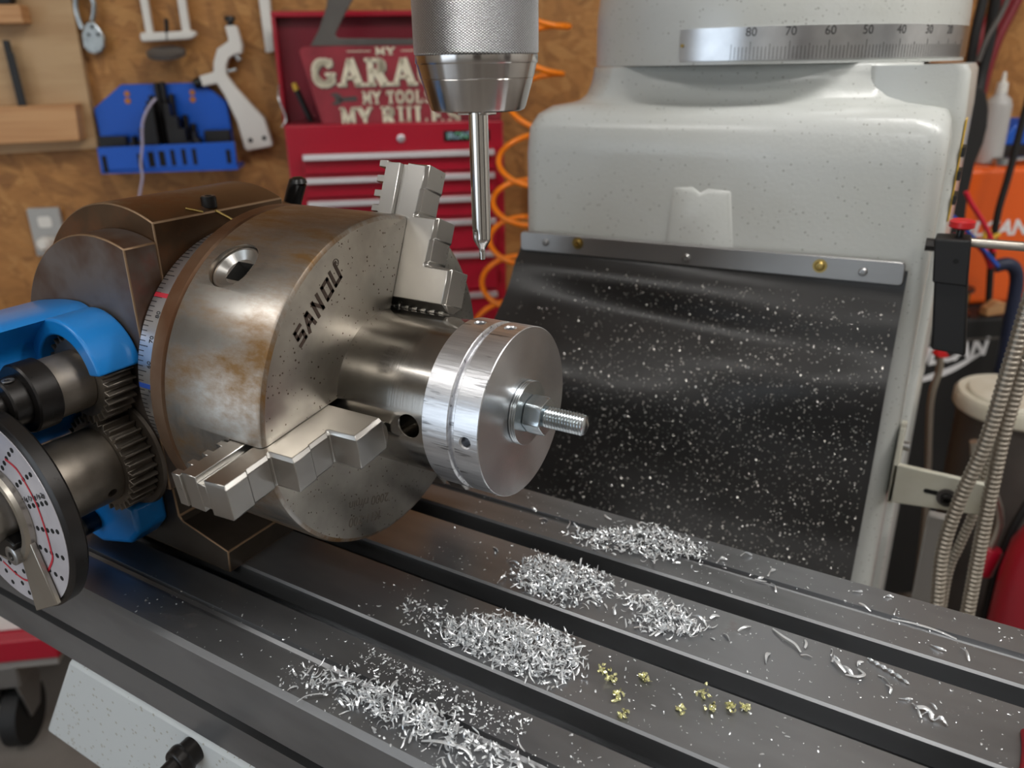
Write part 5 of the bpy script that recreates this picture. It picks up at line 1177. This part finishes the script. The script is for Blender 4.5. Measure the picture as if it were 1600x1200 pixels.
# things on top of the welder
wt = 0.1135
e = wthing('glue_bottle', 'clear squeeze bottle with white nozzle on the welder', 'bottle', 1.150, 0.36, wt)
MB().lathe([(0, 0.020), (0.002, 0.0245), (0.110, 0.0235), (0.122, 0.020), (0.130, 0.011), (0.136, 0.010)], 'z', seg=36).build('bottle_body', M_CLEAR, e, smooth=50)
MB().lathe([(0.134, 0.0105), (0.152, 0.0095), (0.154, 0.005), (0.172, 0.0028)], 'z', seg=24).build('nozzle', M_WHITEPLASTIC, e)
tr_ = tag(MB().box(-0.03, 0.12, -0.03, 0.03, 0, 0.033).build('black_tray', M_BLACKMATT, bevel=0.003, loc=WP(1.21, 0.33, wt), rotz=WA), 'shallow black tray on top of the welder', 'tray')
tag(MB().prism([(-0.028, 0), (0.05, 0.0), (0.05, 0.050), (0.006, 0.050), (-0.018, 0.030)], -0.02, 0.02, 'xz').build('blue_case', M_BLUEPLASTIC, bevel=0.003, loc=WP(1.205, 0.34, wt + 0.034), rotz=WA), 'blue plastic case in the black tray', 'case')
e = wthing('ratchet_wrench', 'chrome ratchet wrench lying on the welder', 'wrench', 1.145, 0.40, wt)
MB().lathe([(0, 0.013), (0.002, 0.0145), (0.014, 0.0145), (0.016, 0.012)], 'z', (0.0, 0, 0.0), 28).build('ratchet_head', M_ZINC, e)
MB().cyl((0.010, 0, 0.009), (0.09, 0.012, 0.012), 0.006, 0.005).build('handle', M_ZINC, e)
# hoses and a black holster between turret and bottle
wtube('black_hose', [(1.010, 0.45, 0.62), (1.012, 0.45, 0.50), (1.010, 0.45, 0.42), (1.006, 0.45, 0.36), (1.008, 0.45, 0.30), (1.012, 0.46, 0.245)], 0.0085, M_BLACKMATT, 'left black hose hanging behind the turret', 'hose', 'black hoses')
wtube('black_hose', [(1.040, 0.44, 0.62), (1.036, 0.44, 0.50), (1.040, 0.44, 0.40), (1.043, 0.44, 0.34), (1.040, 0.44, 0.28), (1.034, 0.45, 0.24)], 0.0100, M_BLACKMATT, 'right black hose hanging behind the turret', 'hose', 'black hoses')
wtube('grey_hose', [(1.050, 0.47, 0.62), (1.046, 0.47, 0.45), (1.036, 0.47, 0.39), (1.016, 0.47, 0.345), (1.006, 0.47, 0.305)], 0.0045, M_SIGNDARK, 'thin grey hose crossing the two black hoses', 'hose')
ov = [(0.952, 0.235), (0.9703, 0.264), (0.9912, 0.2678), (1.010, 0.2532), (1.0203, 0.2262), (1.0243, 0.1972), (1.0225, 0.1677), (1.0139, 0.1341), (1.012, 0.080), (1.018, 0.0), (1.02, zb), (0.955, zb), (0.952, 0.10)]
tag(MB().prism(wp(ov, 0.985, zb), -0.015, 0.015, 'xz').build('black_holster', M_BLACKMATT, bevel=0.005, bseg=3, loc=WP(0.985, 0.488, zb), rotz=WA), 'tall black rounded holster standing behind the column', 'holster')
for k, (du, lab) in enumerate(((0, 'leftmost dull red hose hanging on the wall at right'), (0.024, 'second dull red hose hanging on the wall at right'), (0.048, 'third dull red hose hanging on the wall at right'))):
    wtube('red_hose', [(1.37 + du, 0.02, 0.44), (1.355 + du, 0.02, 0.40), (1.340 + du, 0.02, 0.36), (1.328 + du, 0.02, 0.30), (1.322 + du, 0.02, 0.23), (1.322 + du, 0.02, 0.10), (1.34 + du, 0.02, -0.1)], 0.011, M_REDRUBBER, lab, 'hose', 'red hoses')
# bin with cream lid and red cylinder
e = wthing('steel_bin', 'tall grey bin with cream lid behind the conduits', 'bin', 0.934, 0.80, FLOOR)
MB().lathe([(0, 0.070), (0.01, 0.076), (0.70, 0.082), (0.715, 0.086), (0.72, 0.080)], 'z', seg=56).build('bin_body', M_SIGNDARK, e, smooth=40)
MB().lathe([(0.716, 0.086), (0.720, 0.090), (0.738, 0.090), (0.744, 0.085), (0.742, 0.074), (0.747, 0.070), (0.747, 0.02)], 'z', seg=56).build('bin_lid', M_CREAM, e, smooth=40)
e = wthing('gas_cylinder', 'dark red gas cylinder at the right edge', 'gas cylinder', 0.865, 1.02, FLOOR)
MB().lathe([(0, 0.07), (0.006, 0.075), (0.55, 0.075), (0.60, 0.070), (0.65, 0.050), (0.675, 0.028), (0.70, 0.022)], 'z', seg=56).build('cylinder_body', M_RED, e, smooth=50)
MB().cyl((0, 0, 0.70), (0, 0, 0.74), 0.018).build('valve', M_BRASS, e)
wtube('steel_pipe', [(0.760, 0.93, -0.19), (0.772, 0.93, -0.226), (0.802, 0.93, -0.266), (0.826, 0.93, -0.315), (0.829, 0.93, -0.345), (0.822, 0.93, -0.38), (0.812, 0.93, -0.46), (0.80, 0.93, -0.92)], 0.0062, M_SILVER, 'bent steel pipe in front of the red cylinder', 'pipe')
tag(MB().lathe([(-0.022, 0.0066), (-0.022, 0.015), (-0.019, 0.0165), (0.019, 0.0165), (0.022, 0.015), (0.022, 0.0066)], 'z', seg=32, closed=True, M=Matrix.Rotation(R(12), 4, 'Y')).build('pipe_sleeve', M_RED, loc=WP(0.8205, 0.93, -0.392), rotz=WA), 'bright red sleeve on the bent steel pipe', 'sleeve')
wtube('black_tube', [(0.905, 0.93, -0.12), (0.915, 0.93, -0.17), (0.905, 0.93, -0.23), (0.872, 0.93, -0.29), (0.850, 0.93, -0.36), (0.842, 0.93, -0.45), (0.85, 0.93, -0.8)], 0.006, M_BLACKMATT, 'black tube curving down in front of the bin', 'tube')
